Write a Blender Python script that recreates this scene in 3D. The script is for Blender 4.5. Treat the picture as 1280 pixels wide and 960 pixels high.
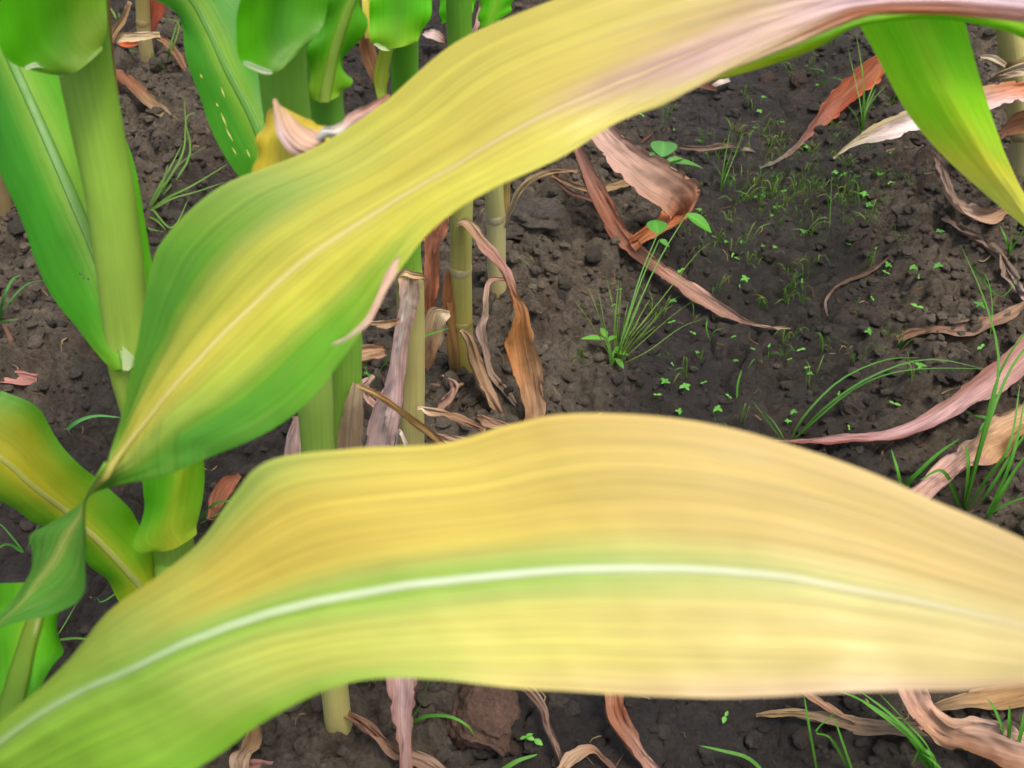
import bpy, math, random
import numpy as np
from mathutils import Vector

random.seed(7); RNG = np.random.default_rng(7)
for o in list(bpy.data.objects): bpy.data.objects.remove(o)
scene = bpy.context.scene; COL = scene.collection

# ------------------------------------------------------------------ camera, sky, sun, exposure
CAM_H, PITCH, FPX = 0.95, math.radians(46), 1245.0
cd = bpy.data.cameras.new('camera'); cam = bpy.data.objects.new('camera', cd); COL.objects.link(cam)
cam.location = (0, 0, CAM_H); cam.rotation_euler = (math.pi/2 - PITCH, 0, 0)
cd.sensor_width = 36; cd.lens = FPX/1280*36; cd.clip_start = .02; cd.clip_end = 500
cd.dof.use_dof = True; cd.dof.focus_distance = 1.12; cd.dof.aperture_fstop = 11.5
scene.camera = cam

SUN_EL, SUN_AZ = math.radians(74), math.radians(125)
w = bpy.data.worlds.new('World'); scene.world = w; w.use_nodes = True
nt = w.node_tree; bg = nt.nodes['Background']
sky = nt.nodes.new('ShaderNodeTexSky'); sky.sky_type = 'NISHITA'; sky.sun_disc = False
sky.sun_elevation = SUN_EL; sky.sun_rotation = SUN_AZ
sky.air_density = 1.0; sky.dust_density = 6.0; sky.ozone_density = 0.6
nt.links.new(sky.outputs[0], bg.inputs[0]); bg.inputs[1].default_value = 0.14
sd = bpy.data.lights.new('sun', 'SUN'); sun = bpy.data.objects.new('sun', sd); COL.objects.link(sun)
sd.energy = 1.5; sd.angle = math.radians(14); sd.color = (1, .95, .87)
sdir = Vector((math.sin(SUN_AZ)*math.cos(SUN_EL), math.cos(SUN_AZ)*math.cos(SUN_EL), math.sin(SUN_EL)))
sun.rotation_euler = sdir.to_track_quat('Z', 'Y').to_euler()
vs = scene.view_settings; vs.view_transform = 'Standard'; vs.look = 'None'; vs.gamma = 1; vs.exposure = 0.75
vs.use_curve_mapping = False

# ------------------------------------------------------------------ noise helpers (numpy)
def hsh(i, j, s=0):
    n = (i.astype(np.int64)*374761393 + j.astype(np.int64)*668265263 + s*1442695041) & 0x7fffffff
    n = ((n ^ (n >> 13))*1274126177) & 0x7fffffff
    n = ((n ^ (n >> 16))*1103515245) & 0x7fffffff
    return ((n >> 3) % 100003)/100003.0
def vn(x, y, s=0):
    x = np.asarray(x, float); y = np.asarray(y, float)
    i = np.floor(x); j = np.floor(y); fx = x-i; fy = y-j
    fx = fx*fx*(3-2*fx); fy = fy*fy*(3-2*fy)
    a = hsh(i, j, s); b = hsh(i+1, j, s); c = hsh(i, j+1, s); d = hsh(i+1, j+1, s)
    return (a*(1-fx)+b*fx)*(1-fy)+(c*(1-fx)+d*fx)*fy
def fbm(x, y, s=0, o=4):
    t = 0; a = .5
    for k in range(o): t = t + a*(vn(x*2**k, y*2**k, s+k*17)-.5); a *= .5
    return t
def sst(a, b, x):
    t = np.clip((x-a)/(b-a), 0, 1); return t*t*(3-2*t)
def clods(x, y, cell, s, pres=1.0, rmin=.3, rmax=.62):
    """half-buried rounded lumps, one per jittered cell"""
    X = x/cell; Y = y/cell; i0 = np.floor(X); j0 = np.floor(Y); best = np.zeros_like(X)
    for di in (-1, 0, 1):
        for dj in (-1, 0, 1):
            i = i0+di; j = j0+dj
            cx = i+hsh(i, j, s); cy = j+hsh(i, j, s+1); r = rmin+(rmax-rmin)*hsh(i, j, s+2)**1.5
            on = hsh(i, j, s+3) < pres
            an = hsh(i, j, s+4)*6.28; q = .65+.5*hsh(i, j, s+5)
            dx = X-cx; dy = Y-cy
            u = (dx*np.cos(an)+dy*np.sin(an))/q; v = (-dx*np.sin(an)+dy*np.cos(an))*q
            h = np.sqrt(np.maximum(0, r*r-u*u-v*v))*on*(.55+.5*hsh(i, j, s+6))
            best = np.maximum(best, h)
    return best*cell

# ------------------------------------------------------------------ ground shape: ridges carry the rows, a damp furrow between
def row_x(y): return -.165+.23*(y-.45)
def ridge(x, y):                       # 1 on a ridge, 0 in a furrow
    return .5+.5*np.cos(2*np.pi*(x-row_x(y)+.03*(vn(x*3, y*3, 91)-.5))/.74)
def gh_base(x, y):
    r = ridge(x, y)
    return .075*(r-.62)+.05*fbm(x*3.2, y*3.2, 5, 3)+.02*fbm(x*11, y*11, 9, 2)
SILT = [(.33, 1.62, .20), (.24, 1.02, .10), (.17, .46, .16), (.02, .43, .10), (-.62, .62, .16)]    # smooth washed-in mud
def silt(x, y):
    m = 0
    for a, b, r in SILT: m = np.maximum(m, 1-sst(.45, 1.15, np.hypot(x-a, (y-b)*.7)/r+.5*fbm(x*9, y*9, 77, 2)))
    return m
def gh(x, y):
    x = np.asarray(x, float); y = np.asarray(y, float)
    r = ridge(x, y); dry = sst(.22, .62, r+.5*fbm(x*5, y*5, 33, 2))
    wx = x+.013*fbm(x*45, y*45, 41, 4); wy = y+.013*fbm(x*45, y*45, 47, 4)
    h = gh_base(x, y)-.013*(.3+.7*dry)
    patch = sst(-.16, .12, fbm(x*4, y*4, 63, 2))
    sl = silt(x, y); rough = (.42+.58*dry)*(1-.75*sl)
    h = h+clods(wx, wy, .085, 100, .25)*.75*(.3+.7*dry)
    h = h+clods(wx, wy, .044, 200, .55)*1.05*rough
    h = h+clods(wx, wy, .024, 300, .85, .35, .75)*1.15*rough*(.5+.5*patch)
    h = h+clods(wx, wy, .0125, 400, 1., .4, .8)*.8*rough
    bil = np.abs(vn(wx*38, wy*38, 61)-.5)+.6*np.abs(vn(wx*80+3, wy*80, 62)-.5)+.4*np.abs(vn(wx*170, wy*170+7, 64)-.5)
    h = h+.018*bil*(.6+.4*dry)*(1-.7*sl)+.010*fbm(x*55, y*55, 51, 3)+.004*fbm(x*240, y*240, 57, 2)
    # drying cracks in the silted places
    c1 = np.abs(vn(wx*9, wy*9, 71)-.5+.25*(vn(wx*40, wy*40, 72)-.5)); c2 = np.abs(vn(wx*16+5, wy*16, 73)-.5+.2*(vn(wx*60, wy*60, 74)-.5))
    h = h-.018*(1-sst(0, .026, c1))*(1-.6*dry*(1-sl))-.010*(1-sst(0, .022, c2))*(1-.6*dry)
    return h

cp, sp = math.cos(PITCH), math.sin(PITCH)
def ray(px, py):
    tx = (px-640)/FPX; ty = (py-480)/FPX
    return np.array([tx, cp-ty*sp, -sp-ty*cp])
C0 = np.array([0, 0, CAM_H])
def PZ(px, py, z): return C0+z*ray(px, py)                  # a pixel at a depth along the camera axis
def PY(px, py, Y): d = ray(px, py); return C0+d*(Y/d[1])    # a pixel on the upright plane at distance Y
def G(px, py, h=0.0):                                       # a pixel at height h above the soil
    d = ray(px, py); z = (CAM_H-h)/-d[2]
    for k in range(7):
        p = C0+d*z; g = float(gh_base(p[0], p[1]))+h
        z = (CAM_H-g)/-d[2]
    return C0+d*z

# ------------------------------------------------------------------ colours
def lin(c):
    if isinstance(c, str): c = tuple(int(c[i:i+2], 16)/255 for i in (0, 2, 4))
    return np.array([((v+.055)/1.055)**2.4 if v > .04045 else v/12.92 for v in c])

# ------------------------------------------------------------------ materials
def nm(mat): mat.use_nodes = True; n = mat.node_tree.nodes; n.clear(); return mat.node_tree, n, mat.node_tree.links
def leaf_mat(name, trans=.3, rough=.42, streak=.25, vein=.12, blotch=.15, spec=.4, seed=0.0, fleck=None):
    m = bpy.data.materials.new(name); t, n, L = nm(m)
    out = n.new('ShaderNodeOutputMaterial'); at = n.new('ShaderNodeAttribute'); at.attribute_name = 'Col'
    uv = n.new('ShaderNodeUVMap'); uv.uv_map = 'UVMap'
    def noise(sx, sy, det=3, sc=1.0):
        mp = n.new('ShaderNodeMapping'); mp.inputs['Scale'].default_value = (sx, sy, 1); mp.inputs['Location'].default_value = (seed, seed*.7, seed)
        tx = n.new('ShaderNodeTexNoise'); tx.inputs['Scale'].default_value = sc; tx.inputs['Detail'].default_value = det; tx.inputs['Roughness'].default_value = .6
        L.new(uv.outputs[0], mp.inputs[0]); L.new(mp.outputs[0], tx.inputs['Vector']); return tx.outputs[0]
    def mul(col, fac, lo, hi, tint=None):
        mr = n.new('ShaderNodeMapRange'); mr.inputs[1].default_value = .3; mr.inputs[2].default_value = .7
        mr.inputs[3].default_value = lo; mr.inputs[4].default_value = hi; L.new(fac, mr.inputs[0])
        vm = n.new('ShaderNodeVectorMath'); vm.operation = 'SCALE'; L.new(col, vm.inputs[0]); L.new(mr.outputs[0], vm.inputs['Scale']); return vm.outputs[0]
    st = noise(26, 1.6); fv = noise(120, 1.2, 1); bl = noise(3.5, 3, 4)
    c = mul(at.outputs['Color'], st, 1-streak, 1+streak*.7)
    c = mul(c, fv, 1-vein, 1+vein); c = mul(c, bl, 1-blotch, 1+blotch*.6)
    # browned flecks and streaks of dying tissue
    if fleck:
        f = noise(34, 2.5, 4); mr = n.new('ShaderNodeMapRange'); mr.inputs[1].default_value = .56; mr.inputs[2].default_value = .74; mr.inputs[4].default_value = fleck[1]; L.new(f, mr.inputs[0])
        mx = n.new('ShaderNodeMix'); mx.data_type = 'RGBA'; L.new(mr.outputs[0], mx.inputs['Factor']); L.new(c, mx.inputs['A']); mx.inputs['B'].default_value = (*lin(fleck[0]), 1); c = mx.outputs['Result']
    b = n.new('ShaderNodeBsdfPrincipled'); L.new(c, b.inputs['Base Color']); b.inputs['Roughness'].default_value = rough; b.inputs['Specular IOR Level'].default_value = spec
    bp = n.new('ShaderNodeBump'); bp.inputs['Strength'].default_value = .35; bp.inputs['Distance'].default_value = .0006
    ad = n.new('ShaderNodeMath'); ad.operation = 'ADD'; L.new(fv, ad.inputs[0]); L.new(st, ad.inputs[1]); L.new(ad.outputs[0], bp.inputs['Height']); L.new(bp.outputs[0], b.inputs['Normal'])
    tr = n.new('ShaderNodeBsdfTranslucent'); L.new(c, tr.inputs['Color'])
    mx = n.new('ShaderNodeMixShader'); mx.inputs[0].default_value = trans
    L.new(b.outputs[0], mx.inputs[1]); L.new(tr.outputs[0], mx.inputs[2]); L.new(mx.outputs[0], out.inputs[0]); return m

def soil_mat():
    m = bpy.data.materials.new('soil'); t, n, L = nm(m); out = n.new('ShaderNodeOutputMaterial'); b = n.new('ShaderNodeBsdfPrincipled')
    tc = n.new('ShaderNodeTexCoord'); at = n.new('ShaderNodeAttribute'); at.attribute_name = 'Col'
    def noise(sc, det=5, r=.6):
        x = n.new('ShaderNodeTexNoise'); x.inputs['Scale'].default_value = sc; x.inputs['Detail'].default_value = det; x.inputs['Roughness'].default_value = r
        L.new(tc.outputs['Object'], x.inputs['Vector']); return x.outputs[0]
    n1 = noise(28); n2 = noise(210, 5, .8); n3 = noise(900, 3, .8)
    mr = n.new('ShaderNodeMapRange'); mr.inputs[1].default_value = .3; mr.inputs[2].default_value = .7; mr.inputs[3].default_value = .6; mr.inputs[4].default_value = 1.4; L.new(n1, mr.inputs[0])
    m2 = n.new('ShaderNodeMapRange'); m2.inputs[1].default_value = .3; m2.inputs[2].default_value = .7; m2.inputs[3].default_value = .5; m2.inputs[4].default_value = 1.55; L.new(n2, m2.inputs[0])
    mm = n.new('ShaderNodeMath'); mm.operation = 'MULTIPLY'; L.new(mr.outputs[0], mm.inputs[0]); L.new(m2.outputs[0], mm.inputs[1])
    vm = n.new('ShaderNodeVectorMath'); vm.operation = 'SCALE'; L.new(at.outputs['Color'], vm.inputs[0]); L.new(mm.outputs[0], vm.inputs['Scale'])
    L.new(vm.outputs[0], b.inputs['Base Color'])
    ro = n.new('ShaderNodeMapRange'); ro.inputs[1].default_value = .04; ro.inputs[2].default_value = .09; ro.inputs[3].default_value = .52; ro.inputs[4].default_value = .95; L.new(at.outputs['Fac'], ro.inputs[0])
    L.new(ro.outputs[0], b.inputs['Roughness']); b.inputs['Specular IOR Level'].default_value = .35
    a = n.new('ShaderNodeMath'); a.operation = 'ADD'; L.new(n2, a.inputs[0]); L.new(n3, a.inputs[1])
    bp = n.new('ShaderNodeBump'); bp.inputs['Strength'].default_value = 1.0; bp.inputs['Distance'].default_value = .006; L.new(a.outputs[0], bp.inputs['Height']); L.new(bp.outputs[0], b.inputs['Normal'])
    L.new(b.outputs[0], out.inputs[0]); return m

M_LEAF = leaf_mat('green_leaf', .55, .40, .08, .05, .12, .42)
M_YEL = leaf_mat('yellowing_leaf', .30, .42, .15, .13, .08, .40, 3.1, ('b08a5c', .22))
M_DRY = leaf_mat('dry_leaf', .22, .62, .22, .16, .28, .30, 5.3, ('6d4a35', .28))
M_RIB = leaf_mat('midrib', .40, .40, .05, .06, .05, .4)
M_STALK = leaf_mat('stalk', .0, .45, .07, .05, .16, .4, 1.7, ('8d7a4a', .14))
M_GRASS = leaf_mat('grass', .35, .45, .15, .05, .1, .35)
M_SOIL = soil_mat()

# ------------------------------------------------------------------ object helpers
def link(o, parent=None):
    COL.objects.link(o)
    if parent is not None: o.parent = parent; o.matrix_parent_inverse = parent.matrix_world.inverted()
    return o
def tag(o, label, cat, group=None, kind=None):
    if label: o['label'] = label
    if cat: o['category'] = cat
    if group: o['group'] = group
    if kind: o['kind'] = kind
    return o
def empty(name, loc, label, cat, group=None):
    o = bpy.data.objects.new(name, None); o.location = loc; o.empty_display_size = .02; COL.objects.link(o)
    bpy.context.view_layer.update() if False else None
    o.matrix_world.translation = Vector(loc)
    return tag(o, label, cat, group)
def mesh_np(name, verts, quads=None, tris=None, col=None, uv=None, smooth=True, mat=None):
    me = bpy.data.meshes.new(name); V = np.asarray(verts, np.float32).reshape(-1, 3); me.vertices.add(len(V)); me.vertices.foreach_set('co', V.ravel())
    li = []; tot = []
    if quads is not None and len(quads): q = np.asarray(quads, np.int32).reshape(-1, 4); li.append(q.ravel()); tot.append(np.full(len(q), 4, np.int32))
    if tris is not None and len(tris): q = np.asarray(tris, np.int32).reshape(-1, 3); li.append(q.ravel()); tot.append(np.full(len(q), 3, np.int32))
    li = np.concatenate(li); tot = np.concatenate(tot); st = np.concatenate([[0], np.cumsum(tot)[:-1]]).astype(np.int32)
    me.loops.add(len(li)); me.loops.foreach_set('vertex_index', li); me.polygons.add(len(tot)); me.polygons.foreach_set('loop_start', st)
    me.polygons.foreach_set('loop_total', tot)
    me.polygons.foreach_set('use_smooth', np.full(len(tot), smooth, bool))
    if uv is not None:
        l = me.uv_layers.new(name='UVMap'); l.data.foreach_set('uv', np.asarray(uv, np.float32)[li].ravel())
    if col is not None:
        a = me.color_attributes.new('Col', 'FLOAT_COLOR', 'POINT'); c = np.ones((len(V), 4), np.float32); c[:, :3] = col; a.data.foreach_set('color', c.ravel())
    me.update(calc_edges=True)
    if mat: me.materials.append(mat)
    return me
def rooted(name, me, loc, parent=None):
    """mesh given in world coordinates -> object with its origin at loc"""
    loc = np.asarray(loc, float); me.transform(__import__('mathutils').Matrix.Translation(Vector(-loc)))
    o = bpy.data.objects.new(name, me); o.location = loc
    COL.objects.link(o)
    if parent is not None: o.parent = parent; o.location = Vector(loc)-parent.location
    return o
def part(name, me, parent, grand=None):
    """child of an empty (thing) or of a part; vertices are in world coordinates"""
    base = parent.location if parent.parent is None else parent.location+parent.parent.location
    me.transform(__import__('mathutils').Matrix.Translation(-base))
    o = bpy.data.objects.new(name, me); COL.objects.link(o); o.parent = parent; return o

def crm(K, n):
    """Catmull-Rom through key rows K (R,...) sampled at n points"""
    K = np.asarray(K, float); R = len(K); t = np.linspace(0, R-1, n); i = np.minimum(t.astype(int), R-2); f = t-i
    f = f.reshape((-1,)+(1,)*(K.ndim-1)); p0 = np.where((i > 0).reshape(f.shape), K[np.maximum(i-1, 0)], 2*K[0]-K[1]); p1 = K[i]; p2 = K[i+1]
    p3 = np.where((i+2 < R).reshape(f.shape), K[np.minimum(i+2, R-1)], 2*K[-1]-K[-2])
    return .5*(2*p1+(p2-p0)*f+(2*p0-5*p1+4*p2-p3)*f*f+(3*p1-p0-3*p2+p3)*f**3)
def lerpgrid(Cg, nv, nu, rows=None):
    Cg = np.asarray(Cg, float)
    r = np.linspace(0, 1, len(Cg)) if rows is None else np.asarray(rows, float)/float(rows[-1])
    v = np.linspace(0, 1, nv); u = np.linspace(0, Cg.shape[1]-1, nu); out = np.zeros((nv, nu, 3))
    tmp = np.zeros((nv, Cg.shape[1], 3))
    for k in range(Cg.shape[1]):
        for c in range(3): tmp[:, k, c] = np.interp(v, r, Cg[:, k, c])
    if Cg.shape[1] == 1: return np.repeat(tmp, nu, 1)
    i = np.minimum(u.astype(int), Cg.shape[1]-2); f = (u-i); f = (f*f*(3-2*f))[None, :, None]
    return tmp[:, i]*(1-f)+tmp[:, i+1]*f
def grid_faces(nv, nu):
    a = np.arange(nv*nu).reshape(nv, nu); return np.stack([a[:-1, :-1], a[:-1, 1:], a[1:, 1:], a[1:, :-1]], -1).reshape(-1, 4)
SEED = [0]
def sheet(name, R3, colors, parent, mat, nu=15, nv=None, crow=None, wave=0.0, wfreq=6, crump=0.0, corr=0.0, ncorr=7, vfold=0.0, label=None, holes=None, ragged=0.0, dryend=None, gain=None):
    """leaf blade through key rows (edge, middle, edge) in 3D"""
    SEED[0] += 1; s = SEED[0]*13
    R3 = np.asarray(R3, float); nv = nv or max(24, 7*len(R3)); K = crm(R3, nv)
    u = np.linspace(-1, 1, nu); a, m, b = K[:, 0], K[:, 1], K[:, 2]
    la = (u*(u-1)/2); lm = 1-u*u; lb = u*(u+1)/2
    quad = a[:, None]*la[None, :, None]+m[:, None]*lm[None, :, None]+b[:, None]*lb[None, :, None]
    ua = np.abs(u)[None, :, None]; lin2 = m[:, None]*(1-ua)+np.where((u < 0)[None, :, None], a[:, None], b[:, None])*ua
    P = quad*(1-vfold)+lin2*vfold
    dv = np.gradient(P, axis=0); du = np.gradient(P, axis=1); N = np.cross(du, dv); N /= np.linalg.norm(N, axis=2, keepdims=True)+1e-12
    L = np.concatenate([[0], np.cumsum(np.linalg.norm(np.diff(m, axis=0), axis=1))]); wid = np.linalg.norm(a-m, axis=1)+np.linalg.norm(b-m, axis=1)
    UU, VV = np.meshgrid(u, L); d = np.zeros_like(UU)
    if wave: d += wave*np.abs(UU)**2*np.sin(VV*wfreq*6.28/max(L[-1], 1e-6)+np.sign(UU)*1.3+s)*(.6+.8*vn(VV*20, UU*0+s, 3))
    if crump: d += crump*2*fbm(UU*1.6+s, VV*28+s*.3, s, 3)*1.6
    if crump and mat is M_DRY:
        cr = 1-np.abs(2*vn(UU*1.7+s*.7+.8*vn(VV*9, UU, s), VV*16+UU*1.5, s+8)-1); cr2 = 1-np.abs(2*vn(UU*3.1+s, VV*34-UU*2.5, s+9)-1); d += crump*(1.1*cr**3+.5*cr2**3)
    if corr: d += corr*np.sin(UU*ncorr*math.pi+3*fbm(VV*14, UU*2, s, 2)+s)*(.4+1.1*vn(VV*25, UU*2, s+1))*np.minimum(1, wid[:, None]/.03)
    if dryend: d += sst(dryend[0], dryend[1], VV/L[-1])*.0016*(np.sin(UU*14+2*fbm(VV*12, UU*2, s, 2))+.8*np.sin(UU*27+1.5*vn(VV*20, UU, s)))*(.4+vn(VV*14, UU*3, s+4))
    taper = np.minimum(1, np.minimum(np.arange(nv), np.arange(nv)[::-1])/3.0)[:, None]
    P = P+N*(d*taper)[:, :, None]
    if ragged:
        rg = ragged*(vn(VV*90, UU*0+np.sign(UU)*5+s, s)-.4)*(np.abs(UU) > .99); P = P+(P[:, nu//2][:, None]-P)*np.clip(rg, 0, .5)[:, :, None]
    Cg = lerpgrid(np.array([[lin(c) for c in r] for r in colors]), nv, nu, crow)
    if mat is M_YEL:
        yl = np.clip((Cg[..., :1]/Cg[..., 1:2]-.45)/.4, 0, 1); Cg = Cg*(np.array([1.08, 1.08, .42])*(1-yl)+np.array([.94, 1.06, 1.15])*yl)
    elif mat is M_LEAF: Cg = np.minimum(Cg*np.array([1.85, 1.6, .5]), .7)
    elif mat is M_DRY: Cg = np.minimum(Cg*np.array([1.08, 1.06, 1.02]), .75)
    if gain is not None: Cg = Cg*np.array(gain)
    if dryend:
        k = sst(dryend[0], dryend[1], VV/L[-1]+.06*(vn(UU*6, VV*9, s)-.5)); q = vn((UU+1)*13+.8*vn(VV*15, UU*2, s), VV*9, s)*.6+vn((UU+1)*30, VV*14, s+2)*.4
        Cg = Cg*(1+k*(q-.5)*.9)[..., None]*(1+k[..., None]*np.array([.06, -.02, .02]))
    uv = np.stack([(UU+1)/2*np.minimum(1.0, .25+wid[:, None]/.08)+s*.37, VV*4+s*.11], -1)
    F = grid_faces(nv, nu)
    if holes is not None:
        cen = np.stack([UU, VV/L[-1]], -1).reshape(-1, 2)[F].mean(1); keep = np.ones(len(F), bool)
        for hu, hv, ru, rv in holes: keep &= ((cen[:, 0]-hu)/ru)**2+((cen[:, 1]-hv)/rv)**2 > 1
        F = F[keep]
    me = mesh_np(name, P.reshape(-1, 3), F, None, Cg.reshape(-1, 3), uv.reshape(-1, 2), True, mat)
    o = part(name, me, parent) if parent is not None else None
    if parent is None:
        base = P[nv//2, nu//2].copy(); base[2] = P[:, :, 2].min(); o = rooted(name, me, base)
    o['_k'] = 0; del o['_k']
    if label: o['label'] = label
    o_mid = (P[:, nu//2], N[:, nu//2], P[:, nu//2+1]-P[:, nu//2-1]); return o, o_mid
def midrib(leaf, mid, w0, w1, col, v0=0.0, v1=1.0, flat=.32, mat=None, name='midrib', off=0.0):
    m, N, S = mid; n = len(m); i0, i1 = int(v0*(n-1)), max(int(v1*(n-1)), int(v0*(n-1))+4); m, N, S = m[i0:i1+1], N[i0:i1+1], S[i0:i1+1]; n = len(m)
    S = S/(np.linalg.norm(S, axis=1, keepdims=True)+1e-9); k = 10; an = np.arange(k)*2*math.pi/k
    wv = np.interp(np.linspace(0, 1, n), [0, .9, 1], [w0, w1, w1*.3])
    P = m[:, None]+S[:, None]*(np.cos(an)[None, :, None]*wv[:, None, None])+N[:, None]*(np.sin(an)[None, :, None]*wv[:, None, None]*flat+off)
    a = np.arange(n*k).reshape(n, k); b = np.roll(a, -1, 1); F = np.stack([a[:-1], b[:-1], b[1:], a[1:]], -1).reshape(-1, 4)
    cols = col if isinstance(col, list) else [col]
    C = lerpgrid(np.array([[lin(c)] for c in cols]), n, k) if len(cols) > 1 else np.tile(lin(cols[0]), (n, k, 1))
    if mat is None: C = C*np.array([1.15, 1.03, .66])
    L = np.linspace(0, .4, n); uv = np.stack(np.broadcast_arrays(np.arange(k)[None, :]/k*.05, L[:, None]), -1)
    me = mesh_np(name, P.reshape(-1, 3), F, None, C.reshape(-1, 3), uv.reshape(-1, 2), True, mat or M_RIB); return part(name, me, leaf)
def tube(pts, radii, cols, k=18, n=None, ell=1.0, lump=0.0, cap=True):
    pts = np.asarray(pts, float); n = n or max(12, 10*len(pts)); c = crm(pts, n); r = np.interp(np.linspace(0, 1, n), np.linspace(0, 1, len(radii)), radii)
    T = np.gradient(c, axis=0); T /= np.linalg.norm(T, axis=1, keepdims=True); ref = np.array([1., .13, 0.]); S = np.cross(T, ref); S /= np.linalg.norm(S, axis=1, keepdims=True)+1e-9; B = np.cross(T, S)
    an = np.arange(k)*2*math.pi/k; L = np.concatenate([[0], np.cumsum(np.linalg.norm(np.diff(c, axis=0), axis=1))])
    rr = r[:, None]*(1+lump*(vn(an[None, :]*2+0*L[:, None], L[:, None]*40, 5)-.5))
    P = c[:, None]+S[:, None]*(np.cos(an)[None, :]*rr*ell)[:, :, None]+B[:, None]*(np.sin(an)[None, :]*rr)[:, :, None]
    a = np.arange(n*k).reshape(n, k); b = np.roll(a, -1, 1); F = np.stack([a[:-1], b[:-1], b[1:], a[1:]], -1).reshape(-1, 4)
    V = P.reshape(-1, 3); tr = []
    C = lerpgrid(np.array([[lin(q)] for q in cols]), n, k).reshape(-1, 3) if len(cols) > 1 else np.tile(lin(cols[0]), (n*k, 1))
    uv = np.stack(np.broadcast_arrays(np.minimum(np.arange(k), k-np.arange(k))[None, :]/k, L[:, None]*4+r[0]*77), -1).reshape(-1, 2)
    if cap:
        for e, ring in ((0, a[0]), (1, a[-1])):
            V = np.vstack([V, c[0 if e == 0 else -1]]); C = np.vstack([C, C[ring[0]]]); uv = np.vstack([uv, [.5, 0]]); q = len(V)-1
            tr += [(ring[i], ring[(i+1) % k], q) for i in range(k)]
    return V, F, np.array(tr), C, uv, c, T, r
def stalk(parent, pts, radii, cols, nodes=(), name='stalk', ell=1.0):
    V, F, tr, C, uv, c, T, r = tube(pts, radii, cols, 20, None, ell, .05); o = part(name, mesh_np(name, V, F, tr, C*np.array([1.12, 1.12, .8]), uv, True, M_STALK), parent)
    for f, colr in nodes:
        i = int(f*(len(c)-1)); p, t = c[i], T[i]; R = r[i]
        V, F, tr, C, uv, *_ = tube([p-t*.007, p-t*.003, p+t*.002, p+t*.006], [R*.985, R*1.045, R*1.035, R*.985], [colr], 20, 12, ell, .08); part('node', mesh_np('node', V, F, tr, C, uv, True, M_STALK), o)
    return o
def zrows(rows, k=1.0): 
    out = []
    for r in rows:
        zm = r[1][2]; out.append([PZ(q[0], q[1], zm+k*(q[2]-zm)) for q in r])
    return out
def yrows(rows): return [[PY(*q) for q in r] for r in rows]
def strip3(C3, W, rolls, curl):
    """rows for a ribbon from a 3D centre line; faces the sky/camera side, rolled and curled"""
    C3 = np.asarray(C3, float); T = np.gradient(C3, axis=0); T /= np.linalg.norm(T, axis=1, keepdims=True)+1e-9; rows = []
    for i, c in enumerate(C3):
        vdir = C0-c; vdir /= np.linalg.norm(vdir); ref = vdir*.8+np.array([0, 0, .4]); S = np.cross(T[i], ref); S /= np.linalg.norm(S)+1e-9; Nn = np.cross(S, T[i])
        a = math.radians(rolls[i]); S2 = S*math.cos(a)+Nn*math.sin(a); N2 = np.cross(S2, T[i]); h = W[i]/2; cu = curl
        rows.append([c-S2*h*math.cos(cu)+N2*h*math.sin(cu), c, c+S2*h*math.cos(cu)+N2*h*math.sin(cu)])
    return rows
def dryleaf(name, keys, colors, parent=None, label=None, mode='h', curl=.35, crump=.0035, corr=.0012, cat='dry leaf', group=None, rib=None, mat=None, nu=17, tan=0, ragged=.5, nv=None, ncorr=7):
    """keys: (px, py, height above soil | upright plane Y | depth, width in px, roll deg)"""
    C3, W, Ro = [], [], []
    for k in keys:
        p = {'h': lambda: G(k[0], k[1], k[2]), 'Y': lambda: PY(k[0], k[1], k[2]), 'z': lambda: PZ(k[0], k[1], k[2])}[mode]()
        z = np.dot(p-C0, [0, cp, -sp]); C3.append(p); ro = k[4] if len(k) > 4 else 0; Ro.append(ro); W.append(k[3]*z/FPX/max(.35, math.cos(math.radians(min(abs(ro), 65)))))
    cols = [c if isinstance(c, (list, tuple)) else [c] for c in colors]; mx = max(len(c) for c in cols); cols = [list(c) if len(c) == mx else [c[0]]*mx for c in cols]
    o, mid = sheet(name, strip3(C3, W, Ro, curl), cols, parent, mat or M_DRY, nu, nv or max(36, 14*len(keys)), None, 0, 6, crump, corr, ncorr, .35, None, None, ragged)
    if rib: midrib(o, mid, rib[0], rib[1], rib[2], 0, .85, .4, M_DRY)
    if parent is None: tag(o, label, cat, group)
    return o

# ================================================================== GROUND
def axis(lo, hi, step, far):
    core = np.arange(lo, hi+1e-9, step); g = step*np.cumsum(1.35**np.arange(1, 27)); g = g[g < far]; return np.concatenate([lo-g[::-1], core, hi+g])
gx = axis(-1.08, 1.10, .0027, 60); gy = axis(.24, 2.12, .0027, 60)
XX, YY = np.meshgrid(gx, gy); HH = gh(XX, YY)
def soil_col(x, y):
    r = ridge(x, y); d = sst(.2, .75, r+.55*fbm(x*4, y*4, 33, 3)); q = vn(x*22, y*22, 81)
    wet = lin('3d3831'); dryc = lin('685e50'); red = lin('5c4a3d')
    c = wet[None, None]*(1-d[..., None])+dryc[None, None]*d[..., None]
    k = (.35*sst(.6, .95, q))[..., None]; c = c*(1-k)+red[None, None]*k; sl = (.7*silt(x, y))[..., None]; return c*(1-sl)+lin('3a3532')*sl
V = np.stack([XX, YY, HH], -1).reshape(-1, 3)
ground = bpy.data.objects.new('ground', mesh_np('ground', V, grid_faces(len(gy), len(gx)), None, soil_col(XX, YY).reshape(-1, 3), None, True, M_SOIL)); COL.objects.link(ground); ground['kind'] = 'structure'

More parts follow.
